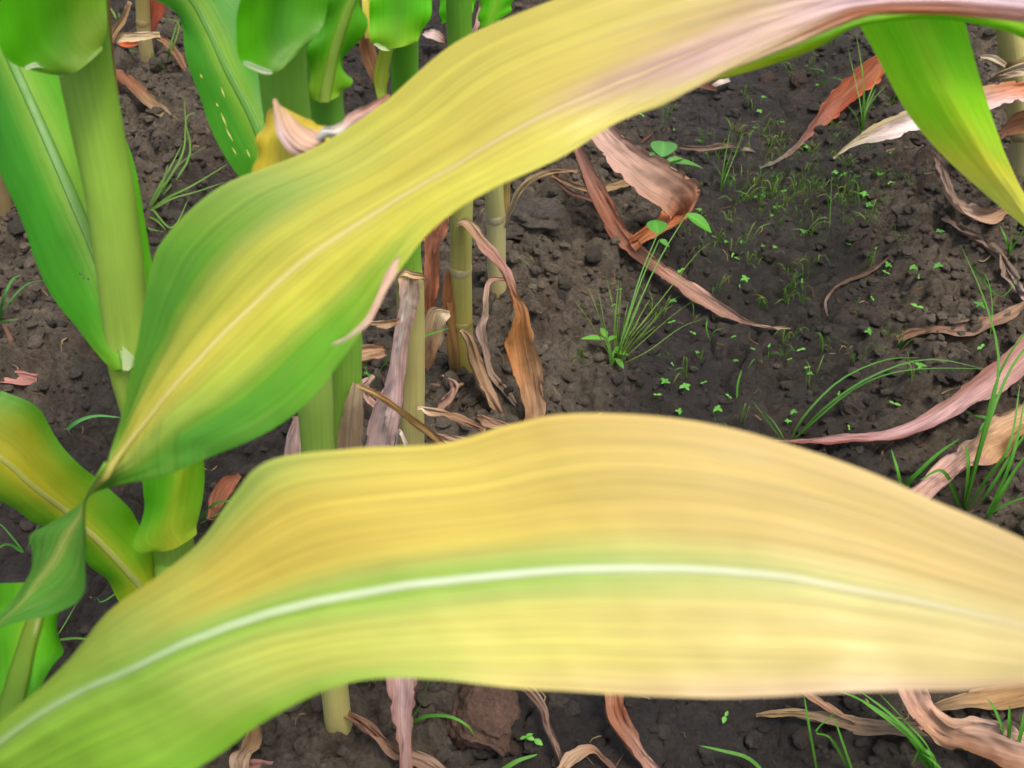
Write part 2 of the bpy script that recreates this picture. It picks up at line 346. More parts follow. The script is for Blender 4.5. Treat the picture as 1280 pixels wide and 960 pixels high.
# soil clods: shared lumpy meshes
def ico(sub):
    import bmesh
    bm = bmesh.new(); bmesh.ops.create_icosphere(bm, subdivisions=sub, radius=1); v = np.array([q.co[:] for q in bm.verts]); f = np.array([[q.index for q in p.verts] for p in bm.faces]); bm.free(); return v, f
IV, IF = ico(5); JV, JF = ico(2)
def lump(v, s, amp=.8):
    a = 1+amp*(fbm(v[:, 0]*1.3+s, v[:, 1]*1.3+v[:, 2]*1.7, s, 3)+fbm(v[:, 2]*1.5-s, v[:, 0]*1.2-v[:, 1], s+5, 3))
    # broken facets
    rr = np.random.default_rng(s)
    p = v*a[:, None]
    for k in range(5):
        d = rr.normal(size=3); d /= np.linalg.norm(d); q = p@d; lim = .62+.2*rr.random(); ov = np.maximum(0, q-lim); p = p-d[None]*(ov*.8)[:, None]
    return p+.05*np.stack([fbm(v[:, 0]*7+s, v[:, 1]*7+v[:, 2]*5, s+9, 2)]*3, -1)*v
CLOD = []
for s in range(9):
    v = lump(IV, s*31+3)*np.array([1, .85, .68]); c = lin(['6c6255', '5f554a', '74695a', '574d43', '685748', '6f6557', '5c5247', '645a4d', '654f43'][s])*np.array([.70, .73, .68])
    CLOD.append(mesh_np('soil_clod', v, None, IF, np.tile(c, (len(v), 1)), None, True, M_SOIL))
n = 0
while n < 290:
    x, y = RNG.uniform(-.9, 1.0), RNG.uniform(.4, 1.9); r = float(ridge(np.array(x), np.array(y)))
    if RNG.random() > .12+r*1.0: continue
    o = bpy.data.objects.new('soil_clod', CLOD[n % 9]); s = .006+.013*RNG.random()**2.2
    if r > .55 and RNG.random() < .1: s *= 1.5
    o.location = (x, y, float(gh(x, y))+s*.12); o.rotation_euler = RNG.uniform(-.5, .5, 3)*np.array([1, 1, 12]); o.scale = s*RNG.uniform(.8, 1.2, 3)
    COL.objects.link(o); o.parent = ground; n += 1
# fine crumbs, joined
def scatter(name, base_list, F, N, smin, smax, lift, cfun, parent, keep, xr=(-1.0, 1.1), yr=(.3, 2.1), mat=M_SOIL):
    Vs, Fs, Cs = [], [], []; nb = len(base_list[0]); x = RNG.uniform(*xr, N*3); y = RNG.uniform(*yr, N*3); ok = RNG.random(N*3) < keep(x, y); x = x[ok][:N]; y = y[ok][:N]
    N = len(x); z = gh(x, y); s = smin+(smax-smin)*RNG.random(N)**2.5; an = RNG.uniform(0, 6.28, N)
    for i in range(len(base_list)):
        m = np.arange(i, N, len(base_list)); b = base_list[i]; ca, sa = np.cos(an[m]), np.sin(an[m]); st = RNG.uniform(.7, 1.3, (len(m), 3))*s[m, None]
        q = b[None]*st[:, None]; X = q[..., 0]*ca[:, None]-q[..., 1]*sa[:, None]+x[m, None]; Y = q[..., 0]*sa[:, None]+q[..., 1]*ca[:, None]+y[m, None]; Z = q[..., 2]+(z[m]+s[m]*lift)[:, None]
        off = sum(len(k) for k in Vs); Vs.append(np.stack([X, Y, Z], -1).reshape(-1, 3)); Fs.append((F[None]+(np.arange(len(m))*nb)[:, None, None]+off).reshape(-1, 3))
        Cs.append(np.repeat(cfun(x[m], y[m]), nb, 0))
    o = bpy.data.objects.new(name, mesh_np(name, np.concatenate(Vs), None, np.concatenate(Fs), np.concatenate(Cs), None, False, mat)); COL.objects.link(o); o['kind'] = 'stuff'; o.parent = parent; return o
crumb_pal = np.array([lin(c) for c in ('63594f', '564d45', '6e6257', '4a423c', '5d4c40')])*np.array([.72, .75, .68])
scatter('soil_crumbs', [lump(JV, 900+k*7, .8)*np.array([1, .9, .7]) for k in range(7)], JF, 17000, .0022, .0110, .26,
        lambda x, y: (.75*soil_col(x[None], y[None])[0]+.25*crumb_pal[RNG.integers(0, 5, len(x))])*RNG.uniform(.75, 1.3, (len(x), 1)), ground, lambda x, y: .12+.88*ridge(x, y)**1.2)

# ================================================================== CORN PLANTS
def plant(label, foot, group='maize plants in the field'): return empty('corn_plant', tuple(foot), label, 'corn plant', group)
GR = ['4f8f2a', '5a9a2e', '74a845', '5a9a2e', '4f8f2a']; GD = ['3c7d2c', '44852e', '6a9c50', '44852e', '3c7d2c']

# ---- plant just outside the view: carries the two big yellowing leaves
fz = np.array([-.315, .245, 0]); fz[2] = gh_base(fz[0], fz[1]); pZ = plant('leaning corn plant that carries the two broad yellowing leaves stretching over the row', fz, None)
stalk(pZ, [fz-[0, 0, .06], fz+[.0, .0, .15], fz+[-.005, .005, .35], fz+[-.01, .0, .56], fz+[-.015, .0, .72]], [.014, .0135, .013, .012, .011], ['8a9a4a', '6f9a3c', '5f9a34'], ((.3, '8fa050'), (.62, '7fa048')))
# upper leaf
rows = [[(-62, 836, .50), (-66, 826, .50), (-70, 815, .50)], [(0, 784, .48), (2, 777, .49), (0, 768, .50)], [(70, 766, .47), (48, 727, .485), (36, 722, .51)],
 [(104, 742, .46), (70, 698, .48), (41, 694, .51)], [(108, 690, .45), (86, 668, .475), (36, 669, .51)], [(107, 652, .445), (101, 646, .47), (66, 648, .505)],
 [(107, 630, .445), (108, 627, .465), (101, 625, .495)], [(117, 607, .452), (121, 606, .465), (126, 609, .48)],
 [(138, 570, .463), (150, 570, .46), (200, 596, .455)], [(158, 520, .466), (190, 515, .45), (265, 570, .44)], [(170, 440, .466), (235, 465, .445), (330, 541, .43)],
 [(178, 370, .466), (295, 402, .443), (390, 500, .425)], [(200, 305, .466), (360, 343, .44), (435, 440, .422)], [(270, 240, .464), (435, 288, .435), (478, 360, .42)],
 [(380, 192, .462), (510, 240, .43), (530, 291, .418)], [(480, 122, .46), (590, 195, .425), (610, 240, .415)], [(570, 50, .456), (670, 150, .42), (700, 198, .412)],
 [(680, 8, .447), (760, 110, .420), (770, 155, .414)], [(800, -30, .442), (860, 70, .418), (865, 110, .41)], [(920, -55, .44), (960, 30, .416), (970, 60, .41)],
 [(1050, -62, .438), (1060, 0, .416), (1070, 22, .41)], [(1170, -52, .436), (1170, -8, .416), (1180, 16, .41)], [(1290, -30, .43), (1290, 4, .416), (1290, 24, .41)], [(1420, 12, .42), (1420, 25, .41), (1420, 36, .405)]]
g0, g1, y0, y1, yt = '5f9a46', '79a83a', 'c9b43a', 'd8c445', 'd2bd5c'
cg = [[ '4f8a48', '5a9450', '7fa558', '5a9450', '4f8a48'], ['4f8a48', '5a9450', '8aa650', '5a9450', '4f8a48'], ['4f8a48', '5f9650', '90a850', '5a9450', '4f8a48'], ['6f9a3c', 'a5ad3a', 'c5b53c', '9aac48', '5f9a48'],
 ['5c9030', 'b4ab36', 'c9b440', 'a0b244', '529646'], ['4c8828', 'a8a632', 'ccb83f', 'acb73c', '589a40'], ['4a862a', 'acaa34', 'd0bd42', 'c4be3c', '60a036'], ['5a9038', 'b8b23e', 'd3c147', 'cec43c', '66a230'],
 ['84a04a', 'c6ba48', 'd3c04e', 'd8c945', '9ab436'], ['bcb64c', 'd2bf4a', 'd6c34e', 'dccb4a', 'd4c648'], ['cebc4c', 'd2bb4c', 'd8c252', 'decb50', 'dac94e'], ['d2bc50', 'd2b850', 'd6bc58', 'dec856', 'decc58'],
 ['d4bc56', 'd2b658', 'c89c7c', 'd8bc68', 'dec862'], ['d2b85e', 'd0b068', 'c49488', 'd0a890', 'dec478'], ['d0b26e', 'cfac7c', 'cfa890', 'd6b094', 'd8b488'], ['cba898', 'd2aea4', 'd4b2ac', 'd8b6ac', 'b0693c'],
 ['cbaea8', 'd2b4b0', 'd4b6b4', 'd6b8b4', 'b87444'], ['cbb0ac', 'd2b6b4', 'd2b6b6', 'd6bcba', 'd0b0a8']]
cg = [[q[0], q[0], q[1], q[2], q[3], q[4], q[4]] for q in cg]
o1, mid1 = sheet('leaf', zrows(rows), cg, pZ, M_YEL, 61, 300, [0, 2, 5, 8, 9, 10, 11, 12, 13, 14, 15, 16, 17, 18, 19, 20, 21, 23], .0016, 5, .0012, .00025, 9, .12, 'broad twisted upper leaf, green turning yellow with dried pink tip', dryend=(.66, .84), gain=(.90, .91, .90))
midrib(o1, mid1, .0022, .0012, ['9cb060', 'b0bc60', 'd4cc70', 'dcd480', 'dcce8c', 'd0b49c', 'd0b8b0'], .02, .98, .2, M_RIB)
# a torn dead strip curling off its lower edge
t1 = dryleaf('dry_strip', [(505, 312, .425, 6, 30), (489, 338, .42, 13, 20), (474, 372, .415, 11, 10), (458, 402, .412, 10, 0), (436, 421, .41, 7, 0), (415, 432, .408, 3, 0)], ['c9a896', 'd0b09c', 'caa894', 'd8c4ac', 'c6b894'], pZ, None, 'z', .5, .0012, .0004)
# lower leaf
rows = [[(-75, 985, .44), (-66, 990, .43), (-55, 1000, .42)], [(-25, 930, .43), (-15, 940, .41), (70, 1020, .375)], [(60, 850, .42), (80, 875, .385), (170, 1000, .345)], [(130, 780, .41), (165, 836, .365), (262, 950, .335)],
 [(190, 727, .40), (235, 803, .355), (320, 906, .325)], [(245, 675, .395), (310, 775, .35), (385, 872, .32)], [(285, 618, .39), (390, 754, .345), (455, 852, .315)], [(335, 576, .385), (470, 739, .34), (540, 849, .31)],
 [(440, 564, .38), (560, 727, .335), (630, 856, .305)], [(550, 556, .375), (650, 717, .33), (720, 863, .30)], [(640, 527, .37), (740, 712, .325), (810, 870, .295)], [(720, 514, .365), (830, 711, .32), (890, 873, .29)],
 [(830, 522, .36), (920, 716, .315), (970, 870, .285)], [(940, 545, .355), (1010, 726, .31), (1050, 863, .28)], [(1050, 577, .35), (1100, 742, .305), (1130, 860, .28)], [(1160, 615, .345), (1190, 761, .30), (1210, 860, .275)],
 [(1280, 660, .34), (1290, 785, .295), (1300, 863, .27)], [(1420, 740, .33), (1420, 820, .29), (1420, 880, .27)]]
cg = [['6f9c3c', '7aa440', '8ab058', '7aa848', '6aa03c'], ['7aa03c', '8caa44', '8ab058', '7fac48', '70a440'], ['a5ab3e', '9cae48', '8ab256', '8cb04c', '74a844'], ['bcae3e', 'b5b04a', '8cb254', 'a8b54c', '7cac48'],
 ['a8b04a', 'c8b047', '8cb252', 'bcbc50', '8cb24c'], ['98ac4c', 'ceb248', '8fb454', 'c2be54', '9ab850'], ['a8b050', 'd0b24a', '93b656', 'c5c05c', 'b5bc58'], ['c4b250', 'd2b450', '94b758', 'cfc262', 'd4bf68'],
 ['cbb04e', 'd3b552', '98b85c', 'd6c466', 'dcbf78'], ['ccac54', 'd2b358', 'a5ba62', 'd8c36c', 'dcbb80'], ['ccaa5e', 'd0b05e', 'b5bb68', 'd8c070', 'dab888'], ['ccab6c', 'ceae66', 'c0b870', 'd8be76', 'd8b48c'], ['caaa74', 'ccac6c', 'c8b678', 'd6bc7a', 'd4ae88'], ['c8a878', 'caaa72', 'ccb27c', 'd2b67c', 'c89e74']]
cg = [[q[0], q[1], q[1], q[2], q[3], q[3], q[4]] for q in cg]
o2, mid2 = sheet('leaf', zrows(rows, .72), cg, pZ, M_YEL, 31, 220, [0, 2, 3, 4, 5, 6, 7, 8, 9, 10, 11, 13, 15, 17], .0022, 4, .0012, .00025, 9, .1, 'broad lower leaf arching with yellow blade, green centre and white midrib', gain=(.97, .96, .88))
midrib(o2, mid2, .0024, .0014, ['9fc070', 'b5d090', 'cfe0b0', 'd8e4c0', 'd6deb8', 'd6d0a0', 'd0c090'], .03, 1, .25, M_RIB)
# leaf low down beside them
rows = [[(-12, 985, .55), (-2, 985, .55), (15, 985, .55)], [(-14, 915, .57), (8, 905, .57), (32, 900, .575)], [(-16, 850, .60), (22, 852, .59), (58, 845, .60)], [(-22, 800, .64), (36, 800, .61), (76, 812, .625)], [(-26, 762, .67), (46, 765, .62), (78, 770, .65)], [(-22, 730, .70), (52, 728, .645), (70, 735, .67)]]
o, md = sheet('leaf', zrows(rows), [GD, ['3f8a26', '4a9a28', '6aa840', '4a9a28', '3f8a26'], ['3f8a26', '4a9a28', '7aa83c', '4a9a28', '3f8a26']], pZ, M_LEAF, 17, None, None, .003, 3, .001, 0, 7, .5)
midrib(o, md, .0085, .0055, ['5c8c2c', '648c2c', '748434'], 0, .98, .45)

# ---- plant A: thick green plant at the end of the row
fA = G(262, 868); pA = plant('thick-stemmed green corn plant with tiny holes in its lowest blade', fA, None)
aY = lambda px, py, z: PZ(px, py, z)
stalk(pA, [fA-[0, 0, .06], G(245, 812, .06), aY(222, 735, .80), aY(218, 690, .775), aY(205, 600, .745), aY(166, 470, .69), aY(157, 400, .668), aY(139, 250, .625), aY(108, 90, .585), aY(97, 0, .56), aY(80, -140, .53)], [.014, .0145, .0150, .0155, .0150, .0148, .0148, .0150, .0155, .0155, .015], ['a8a060', '869a4a', '789c42', '709638', '86a048', '8aa448', '86a448', '80a444', '7aa43c', '62a034', '5a9a30'], ((.12, 'a09a5c'),))
rows = [[(205, 728, .79), (190, 754, .785), (172, 764, .79)], [(187, 680, .77), (166, 722, .765), (135, 736, .775)], [(166, 640, .75), (130, 682, .745), (106, 692, .755)], [(128, 604, .73), (86, 642, .725), (60, 656, .735)], [(82, 565, .71), (44, 610, .70), (18, 640, .71)], [(50, 512, .69), (0, 572, .68), (-22, 604, .69)], [(2, 488, .68), (-60, 540, .67), (-82, 572, .68)]]
o, md = sheet('leaf', zrows(rows), [['8aa43c', 'a0aa40', 'c0b850', 'a0aa40', '8aa43c'], ['4f9424', '5f9a2a', '7f9c40', '4f8c28', '40801e'], ['448022', '4f8828', '869c44', '4f8828', '448022'], ['468028', '748c34', '989c48', '608c34', '468028'], ['468030', '808c36', '989c48', '708c38', '468030'], ['48824a', '708c40', '909858', '648a44', '48824a']], pA, M_LEAF, 19, None, None, .003, 4, .001, 0, 7, .35, 'yellow-green side leaf crossing behind the twisted one')
midrib(o, md, .0030, .0016, ['a8b85c', 'b4b860', 'a8b058'], 0, .98, .2, M_RIB)
# flared collar and blade at the stem's lower joint
rows = [[(192, 690, .745), (218, 686, .740), (246, 668, .748)], [(166, 682, .735), (214, 658, .732), (250, 645, .745)], [(180, 632, .73), (222, 618, .725), (254, 592, .74)], [(182, 590, .72), (232, 570, .715), (262, 545, .725)], [(200, 540, .70), (248, 520, .695), (282, 500, .70)], [(235, 480, .68), (275, 465, .675), (310, 455, .68)]]
o, md = sheet('leaf', zrows(rows), [['88b058', '90ac50', '9cae54', '90ac50', '88b058'], ['3f8a24', '4a9428', '7aa03c', '6aa038', '5a9c34'], ['3a8422', '4a9428', '7aa03c', '6aa038', '5a9c34'], ['4a9028'] * 5], pA, M_LEAF, 19, None, None, .002, 2.6, .001, 0, 7, .3)
# lowest big blade
rows = [[(150, 464, .668), (160, 462, .662), (172, 452, .668)], [(112, 434, .67), (148, 407, .668), (186, 380, .70)], [(70, 375, .68), (122, 320, .675), (187, 312, .725)], [(35, 300, .685), (90, 245, .68), (176, 245, .73)], [(5, 225, .69), (55, 165, .685), (150, 160, .73)], [(-25, 140, .70), (20, 88, .69), (100, 70, .73)], [(-70, 40, .71), (-30, -20, .70), (40, -40, .73)]]
o, md = sheet('leaf', zrows(rows), [['6aa044', '6aa444', '8ab060', '6aa444', '6aa044'], ['3a8a2c', '3f8c2e', '6aa44a', '58a02c', '4f9c28'], ['34842e', '388830', '6ca050', '58a02c', '4f9c28'], ['2f7c30', '347e34', '6a9c58', '4a942e', '44902a'], ['2f7834', '347c3a', '6a9c60', '4a942e', '44902a']], pA, M_LEAF, 61, 220, None, .002, 3, .0008, 0, 7, .35, None,
               [(-.42, .267, .022, .0032), (-.37, .255, .020, .0026), (-.33, .243, .020, .0026), (-.39, .263, .014, .002)])
midrib(o, md, .0045, .0030, ['7aa850', '5f9c3c', '5a9644', '5f9850'], 0, .98, .15)
part('ligule', mesh_np('ligule', [PZ(153, 462, .655), PZ(153, 432, .655), PZ(168, 446, .652), PZ(172, 452, .655), PZ(160, 464, .652)], None, [(0, 1, 2), (0, 2, 3), (0, 3, 4)], np.tile(lin('b5c890'), (5, 1)), np.zeros((5, 2)), True, M_RIB), pA)
# upper blade with wavy white-rimmed collar
rows = [[(76, 94, .552), (98, 88, .548), (128, 62, .556)], [(36, 88, .54), (84, 66, .545), (132, 45, .556)], [(6, 70, .528), (76, 30, .54), (133, 15, .552)], [(-8, 25, .515), (72, -15, .53), (132, -20, .545)], [(-10, -50, .50), (70, -80, .515), (130, -80, .53)], [(-10, -140, .48), (70, -160, .50), (130, -160, .515)]]
o, md = sheet('leaf', zrows(rows), [['6a9848', '648a4c', '648a4c', '648a4c', '648a4c'], ['4aa41c', '44941c', '468228', '648a48', '648a4c'], ['48a81a', '44981c', '3c8622', '5fa030', '66a832'], ['48a81a', '44981c', '3c8622', '5fa030', '66a832']], pA, M_LEAF, 21, None, None, .0012, 3, .001, 0, 7, .3)
dryleaf('ligule', [(32, 86, .536, 5), (45, 82, .54, 7), (58, 84, .545, 6), (70, 92, .55, 6), (80, 94, .552, 4)], ['c8d8b0'], pA, None, 'z', .3, .001, 0, mat=M_RIB)

# ---- plant B
fB = G(423, 908); pB = plant('corn plant carrying a folded yellow leaf with dried tip', fB, None)
YB = fB[1]
stalk(pB, [fB-[0, 0, .06], PY(420, 880, YB+.002), PY(408, 720, YB+.03), PY(397, 560, YB+.055), PY(392, 470, YB+.065), PY(378, 300, YB+.08), PY(356, 120, YB+.085), PY(346, 0, YB+.085), PY(338, -120, YB+.085)], [.0135, .0125, .0125, .0125, .0128, .0130, .0135, .014, .0135], ['a89a70', 'b5aa78', '98a858', '8aaa50', '90b058', '7aa84a', '6ca040', '66a038', '5c9a30'], ((.03, '8f8458'),))
rows = [[(338, 93, 0.518), (352, 86, 0.514), (380, 58, 0.518)], [(318, 90, 0.508), (346, 66, 0.514), (396, 42, 0.518)], [(295, 66, 0.498), (346, 40, 0.511), (406, 25, 0.516)], [(300, 20, 0.488), (350, 0, 0.506), (410, -5, 0.511)], [(304, -40, 0.476), (354, -50, 0.496), (412, -55, 0.501)], [(300, -110, 0.461), (358, -120, 0.481), (412, -120, 0.486)]]
o, md = sheet('leaf', zrows(rows), [['6a9c58', '5a8c52', '558851', '558851', '558851'], ['4aa41c', '44941e', '3c7c30', '4a8c3c', '508c48'], ['48a41a', '44941c', '30761a', '44981e', '46a01e'], ['48a41a', '44941c', '30761a', '44981e', '46a01e']], pB, M_LEAF, 21, None, None, .0012, 3, .001, 0, 7, .3)  # shade in the blade's hollow by the stem painted as a darker middle
dryleaf('ligule', [(304, 78, .498, 4), (315, 83, .502, 8), (328, 88, .508, 8), (340, 90, .514, 5)], ['c8dcb4'], pB, None, 'z', .3, .001, 0, mat=M_RIB)
rows = [[(330, 240, .72), (342, 232, .715), (352, 225, .72)], [(300, 222, .72), (332, 196, .712), (350, 168, .715)], [(264, 160, .725), (316, 150, .715), (350, 125, .72)], [(238, 88, .73), (284, 88, .72), (345, 65, .725)], [(226, 30, .735), (262, 40, .725), (332, 10, .73)], [(196, 0, .73), (235, -6, .72), (305, -16, .73)], [(150, -30, .71), (180, -55, .70), (260, -65, .71)]]
o, md = sheet('leaf', zrows(rows), [['3f8428', '3f882a', '6a9c48', '3f882a', '3f8428'], ['38842a', '3a862c', '6a9c4c', '3a862c', '38842a'], ['34802c', '368230', '6a9c54', '368230', '34802c'], ['488a50', '4a8c52', '78a86c', '4a8c52', '488a50']], pB, M_LEAF, 19, None, None, .002, 3, .0008, 0, 7, .35)
midrib(o, md, .0030, .0022, ['5a9640', '5f9a48', '6aa058'], .05, .98, .2)
for (a, b, c2, d2) in ((276, 140, 284, 160), (281, 158, 292, 178), (290, 184, 296, 194), (276, 108, 281, 122), (308, 186, 313, 198), (250, 92, 253, 98), (270, 128, 273, 134)):
    pa, pb = PZ(a, b, .712), PZ(c2, d2, .709); sd_ = np.array([.00045, .0001, 0]); m2 = (pa+pb)/2
    part('scar', mesh_np('scar', [pa, m2-sd_, pb, m2+sd_], [(0, 1, 2, 3)], None, np.tile(lin('c8bc60'), (4, 1)), np.zeros((4, 2)), True, M_YEL), pB)
# folded yellow leaf with its dead tip
rows = [[(316, 245, .52), (342, 250, .50), (400, 235, .50)], [(319, 205, .525), (352, 212, .502), (412, 200, .50)], [(323, 172, .53), (356, 175, .508), (414, 176, .505)], [(334, 146, .54), (362, 152, .52), (404, 158, .515)], [(346, 128, .545), (366, 140, .53), (388, 150, .525)]]
o, md = sheet('leaf', zrows(rows), [['cfae2c', 'd8b834', 'd8bc3c', 'd4b434', 'c8a830'], ['cfae2c', 'dcba34', 'd8bc3c', 'd4b434', 'c8a830'], ['c8a430', 'd2b03a', 'd0b044', 'cba840', 'bc9838']], pB, M_YEL, 17, None, None, .001, 3, .001, .0003, 7, .2, 'folded yellow leaf with dried pink tip')
rows = [[(341, 124, .497), (343, 123, .496), (346, 124, .497)], [(342, 146, .492), (352, 143, .490), (362, 141, .494)], [(347, 168, .488), (361, 163, .485), (378, 154, .491)], [(362, 190, .486), (378, 179, .482), (397, 162, .488)], [(384, 197, .487), (394, 185, .483), (404, 170, .488)], [(400, 184, .49), (405, 180, .488), (408, 176, .49)]]
sheet('dry_tip', zrows(rows), [['a08468', 'a88c70', 'b09474'], ['b8988c', 'b89c80', 'b09474'], ['d0bcc0', 'bc9c88', 'b49478'], ['b4948c', 'c4a490', 'bc9c84'], ['a08074', 'b89484', 'a88470'], ['80644f', '8a6c58', '80644f']], o, M_DRY, 17, 60, None, 0, 3, .0012, .0005, 5, .3)
dryleaf('dry_tip', [(398, 180, .49, 10, 0), (410, 168, .488, 22, 0), (424, 168, .487, 26, 0), (440, 156, .49, 24, 10), (466, 138, .495, 20, 0), (490, 124, .50, 16, 0)], ['d8d4d0', 'e0dcd8', 'd8d0ca', 'c4a49a', 'bc9488', 'b08878'], o, None, 'z', .25, .003, .0005, mat=M_DRY)
# dead leaves at its foot
dryleaf('dry_leaf', [(432, 893, .035, 14, 20), (462, 916, .03, 22, 30), (495, 938, .025, 24, -20), (540, 958, .02, 26, 0), (570, 985, .015, 16, 0)], ['8a6a52', '7a5a48', '806250', '8a7060', '7a6250'], pB, None, 'h', .6, .004, .001)
dryleaf('dry_leaf', [(494, 790, .17, 40, 0), (502, 850, .13, 40, 10), (502, 890, .09, 28, 25), (503, 925, .06, 20, 40), (506, 968, .03, 22, 20), (508, 1010, .012, 12, 20)], [['b08c84', 'c8a8a4', 'b08878'], ['a88078', 'c8a8a4', 'a88078'], ['9a7468', 'bc9c94', '9a7060'], ['8a6450', 'a08070', '8a6450']], pB, None, 'h', .4, .002, .0008)
dryleaf('dry_leaf', [(372, 520, YB+.12, 16, 30), (367, 545, YB+.11, 28, 20), (368, 575, YB+.10, 30, 0), (372, 610, YB+.09, 20, 0)], ['b89890', 'd0b4b0', 'c4a49c', 'a88478'], pB, None, 'Y', .4, .003, .0009)
dryleaf('dry_leaf', [(318, 905, .05, 22, 20), (312, 928, .03, 24, 30), (302, 950, .02, 30, 0), (300, 985, .015, 20, 0)], ['8a6c4c', 'a08460', 'a89078', '8a7058'], pB, None, 'h', .5, .004, .001)
dryleaf('dry_leaf', [(305, 955, .012, 12), (330, 956, .02, 14), (360, 962, .02, 14), (385, 975, .01, 10)], ['9a6a60', 'b0807a', '9a6e64'], pB, None, 'h', .5, .002, .0008)

# ---- plant C
fC = G(446, 800); pC = plant('corn plant with half green, half dead pink sheath beside a broken brown leaf stub', fC, None); YC = fC[1]
stalk(pC, [fC-[0, 0, .06], PY(442, 700, YC+.01), PY(434, 580, YC+.025), PY(433, 510, YC+.03), PY(432, 420, YC+.035), PY(424, 280, YC+.04), PY(408, 150, YC+.05), PY(404, 60, YC+.05), PY(402, -60, YC+.05)], [.0125, .012, .0122, .0125, .0122, .0120, .0118, .0115, .011], ['a8986c', 'b0a070', 'a0ac5c', '84ac48', '78a844', '70a440', '60983a', '58942e', '508c28'], ((.2, 'a0985c'),))
dryleaf('dead_sheath', [(449, 480, YC+.018, 14, 30), (444, 510, YC+.014, 26, 25), (440, 545, YC+.012, 32, 20), (439, 590, YC+.008, 34, 20), (442, 640, YC+.0, 30, 10)], ['c4ac90', 'b49a80', 'b09478', 'a88c70', '98805f'], pC, None, 'Y', -.5, .001, .0004, ragged=.3)
rows = [[(388, 122, 0.600), (405, 128, 0.595), (424, 120, 0.600)], [(385, 85, 0.590), (412, 90, 0.590), (437, 103, 0.600)], [(387, 60, 0.585), (420, 58, 0.585), (433, 84, 0.600)], [(396, 30, 0.580), (432, 22, 0.580), (452, 34, 0.590)], [(412, -10, 0.575), (446, -20, 0.575), (458, -5, 0.585)], [(430, -80, 0.565), (456, -90, 0.565), (470, -80, 0.575)]]
o, md = sheet('leaf', zrows(rows), [['74a844', '78a84a', '84a850', '78a84a', '74a844'], ['3f8f1c', '3f8a1e', '5f9a30', '44941e', '3f9018'], ['3c8c1c', '3c861e', '5a9830', '44941e', '3f9018'], ['3c8c1c', '3c861e', '5a9830', '44941e', '3f9018']], pC, M_LEAF, 17, None, None, .0035, 3, .001, 0, 7, .35)
midrib(o, md, .0035, .003, ['84a850', '6aa03c'], 0, .98, .35)
dryleaf('dry_leaf', [(446, 484, YC+.0, 16, 20), (468, 496, YC-.005, 15, 40), (500, 520, YC-.015, 14, 50), (530, 542, YC-.025, 13, 50), (560, 566, YC-.035, 12, 40), (580, 585, YC-.04, 8, 40)], ['c0a078', 'a88454', 'a07c4c', 'a8865c', 'a07e58'], pC, None, 'Y', 1.0, .0012, .0008)
dryleaf('dry_leaf', [(500, 400, YC+.10, 8, 10), (484, 405, YC+.10, 16, 10), (470, 404, YC+.09, 12, 20), (452, 402, YC+.08, 8, 0)], ['9a7a5c', 'b89c7c', 'a8886c'], pC, None, 'Y', .6, .003, .0008)
dryleaf('dry_leaf', [(480, 440, YC+.09, 16, 0), (462, 442, YC+.08, 26, 10), (448, 446, YC+.07, 28, 0), (430, 450, YC+.06, 20, 0)], ['98765c', 'b08c70', 'a8886c', '8a6c54'], pC, None, 'Y', .4, .003, .0014)

# ---- plant D
fD = G(515, 640); pD = plant('corn plant with a long pink dead leaf hanging straight down its stem', fD, None); YD = fD[1]
stalk(pD, [fD-[0, 0, .06], PY(515, 560, YD+.004), PY(515, 470, YD+.01), PY(513, 370, YD+.012), PY(511, 345, YD+.012), PY(510, 320, YD+.012), PY(508, 220, YD+.01), PY(506, 100, YD+.005), PY(504, 20, YD), PY(503, -80, YD)], [.0135, .0132, .0130, .0128, .0128, .0118, .0112, .0105, .0105, .010], ['a8966c', 'b0a478', 'b4aa7c', 'b0a878', 'a8a868', '7cac44', '70a83c', '60a030', '549828', '4c9020'], ((.10, '968a5c'), (.42, 'a89a68')))
dryleaf('dry_leaf', [(512, 346, YD-.016, 32, 10), (509, 372, YD-.020, 30, 30), (502, 405, YD-.024, 22, 40), (495, 440, YD-.028, 22, 40), (492, 475, YD-.032, 28, 25), (486, 505, YD-.036, 42, 10), (478, 540, YD-.04, 44, 0), (472, 580, YD-.045, 36, 10), (470, 610, YD-.05, 20, 0)],
        [['b09078', 'c0a088', 'c8a890'], ['bc9c90', 'e0d0c4', 'c8a8a0'], ['c49c94', 'e0d0c8', 'cca8a0'], ['c8a09c', 'dcc4c0', 'ccaaa6'], ['d0a8a6', 'dcbcbc', 'd0a8a4'], ['d4b0ac', 'e0c4c0', 'd4b2ac'], ['d4b4aa', 'd8bcb4', 'ccaaa0'], ['b08c80', 'b89488', 'a8847a']], pD, None, 'Y', .45, .0022, .0009, rib=(.0020, .0012, ['d8ccb8', 'd8c4b8', 'c8a8a4']))
dryleaf('dead_collar', [(498, 348, YD-.012, 8, 0), (506, 342, YD-.016, 12, 20), (516, 345, YD-.016, 12, 0), (526, 346, YD-.013, 10, 0), (534, 352, YD-.01, 5, 0)], ['c8b08c', 'b89c78', 'a88868'], pD, None, 'Y', .6, .002, .0006)
dryleaf('dry_leaf', [(522, 510, YD-.01, 8, 0), (535, 516, YD-.01, 20, 0), (556, 523, YD-.012, 20, 30), (580, 532, YD-.02, 18, 40), (606, 540, YD-.03, 12, 30)], ['d0c0a8', 'b49880', '9a7a60', '8a6a54', '80644f'], pD, None, 'Y', .7, .003, .001)
dryleaf('dry_leaf', [(497, 560, YD-.03, 8, 0), (501, 540, YD-.03, 10, 0), (508, 556, YD-.035, 8, 0)], ['d8ccc0', 'd0c0b4'], pD, None, 'Y', .5, .001, 0)
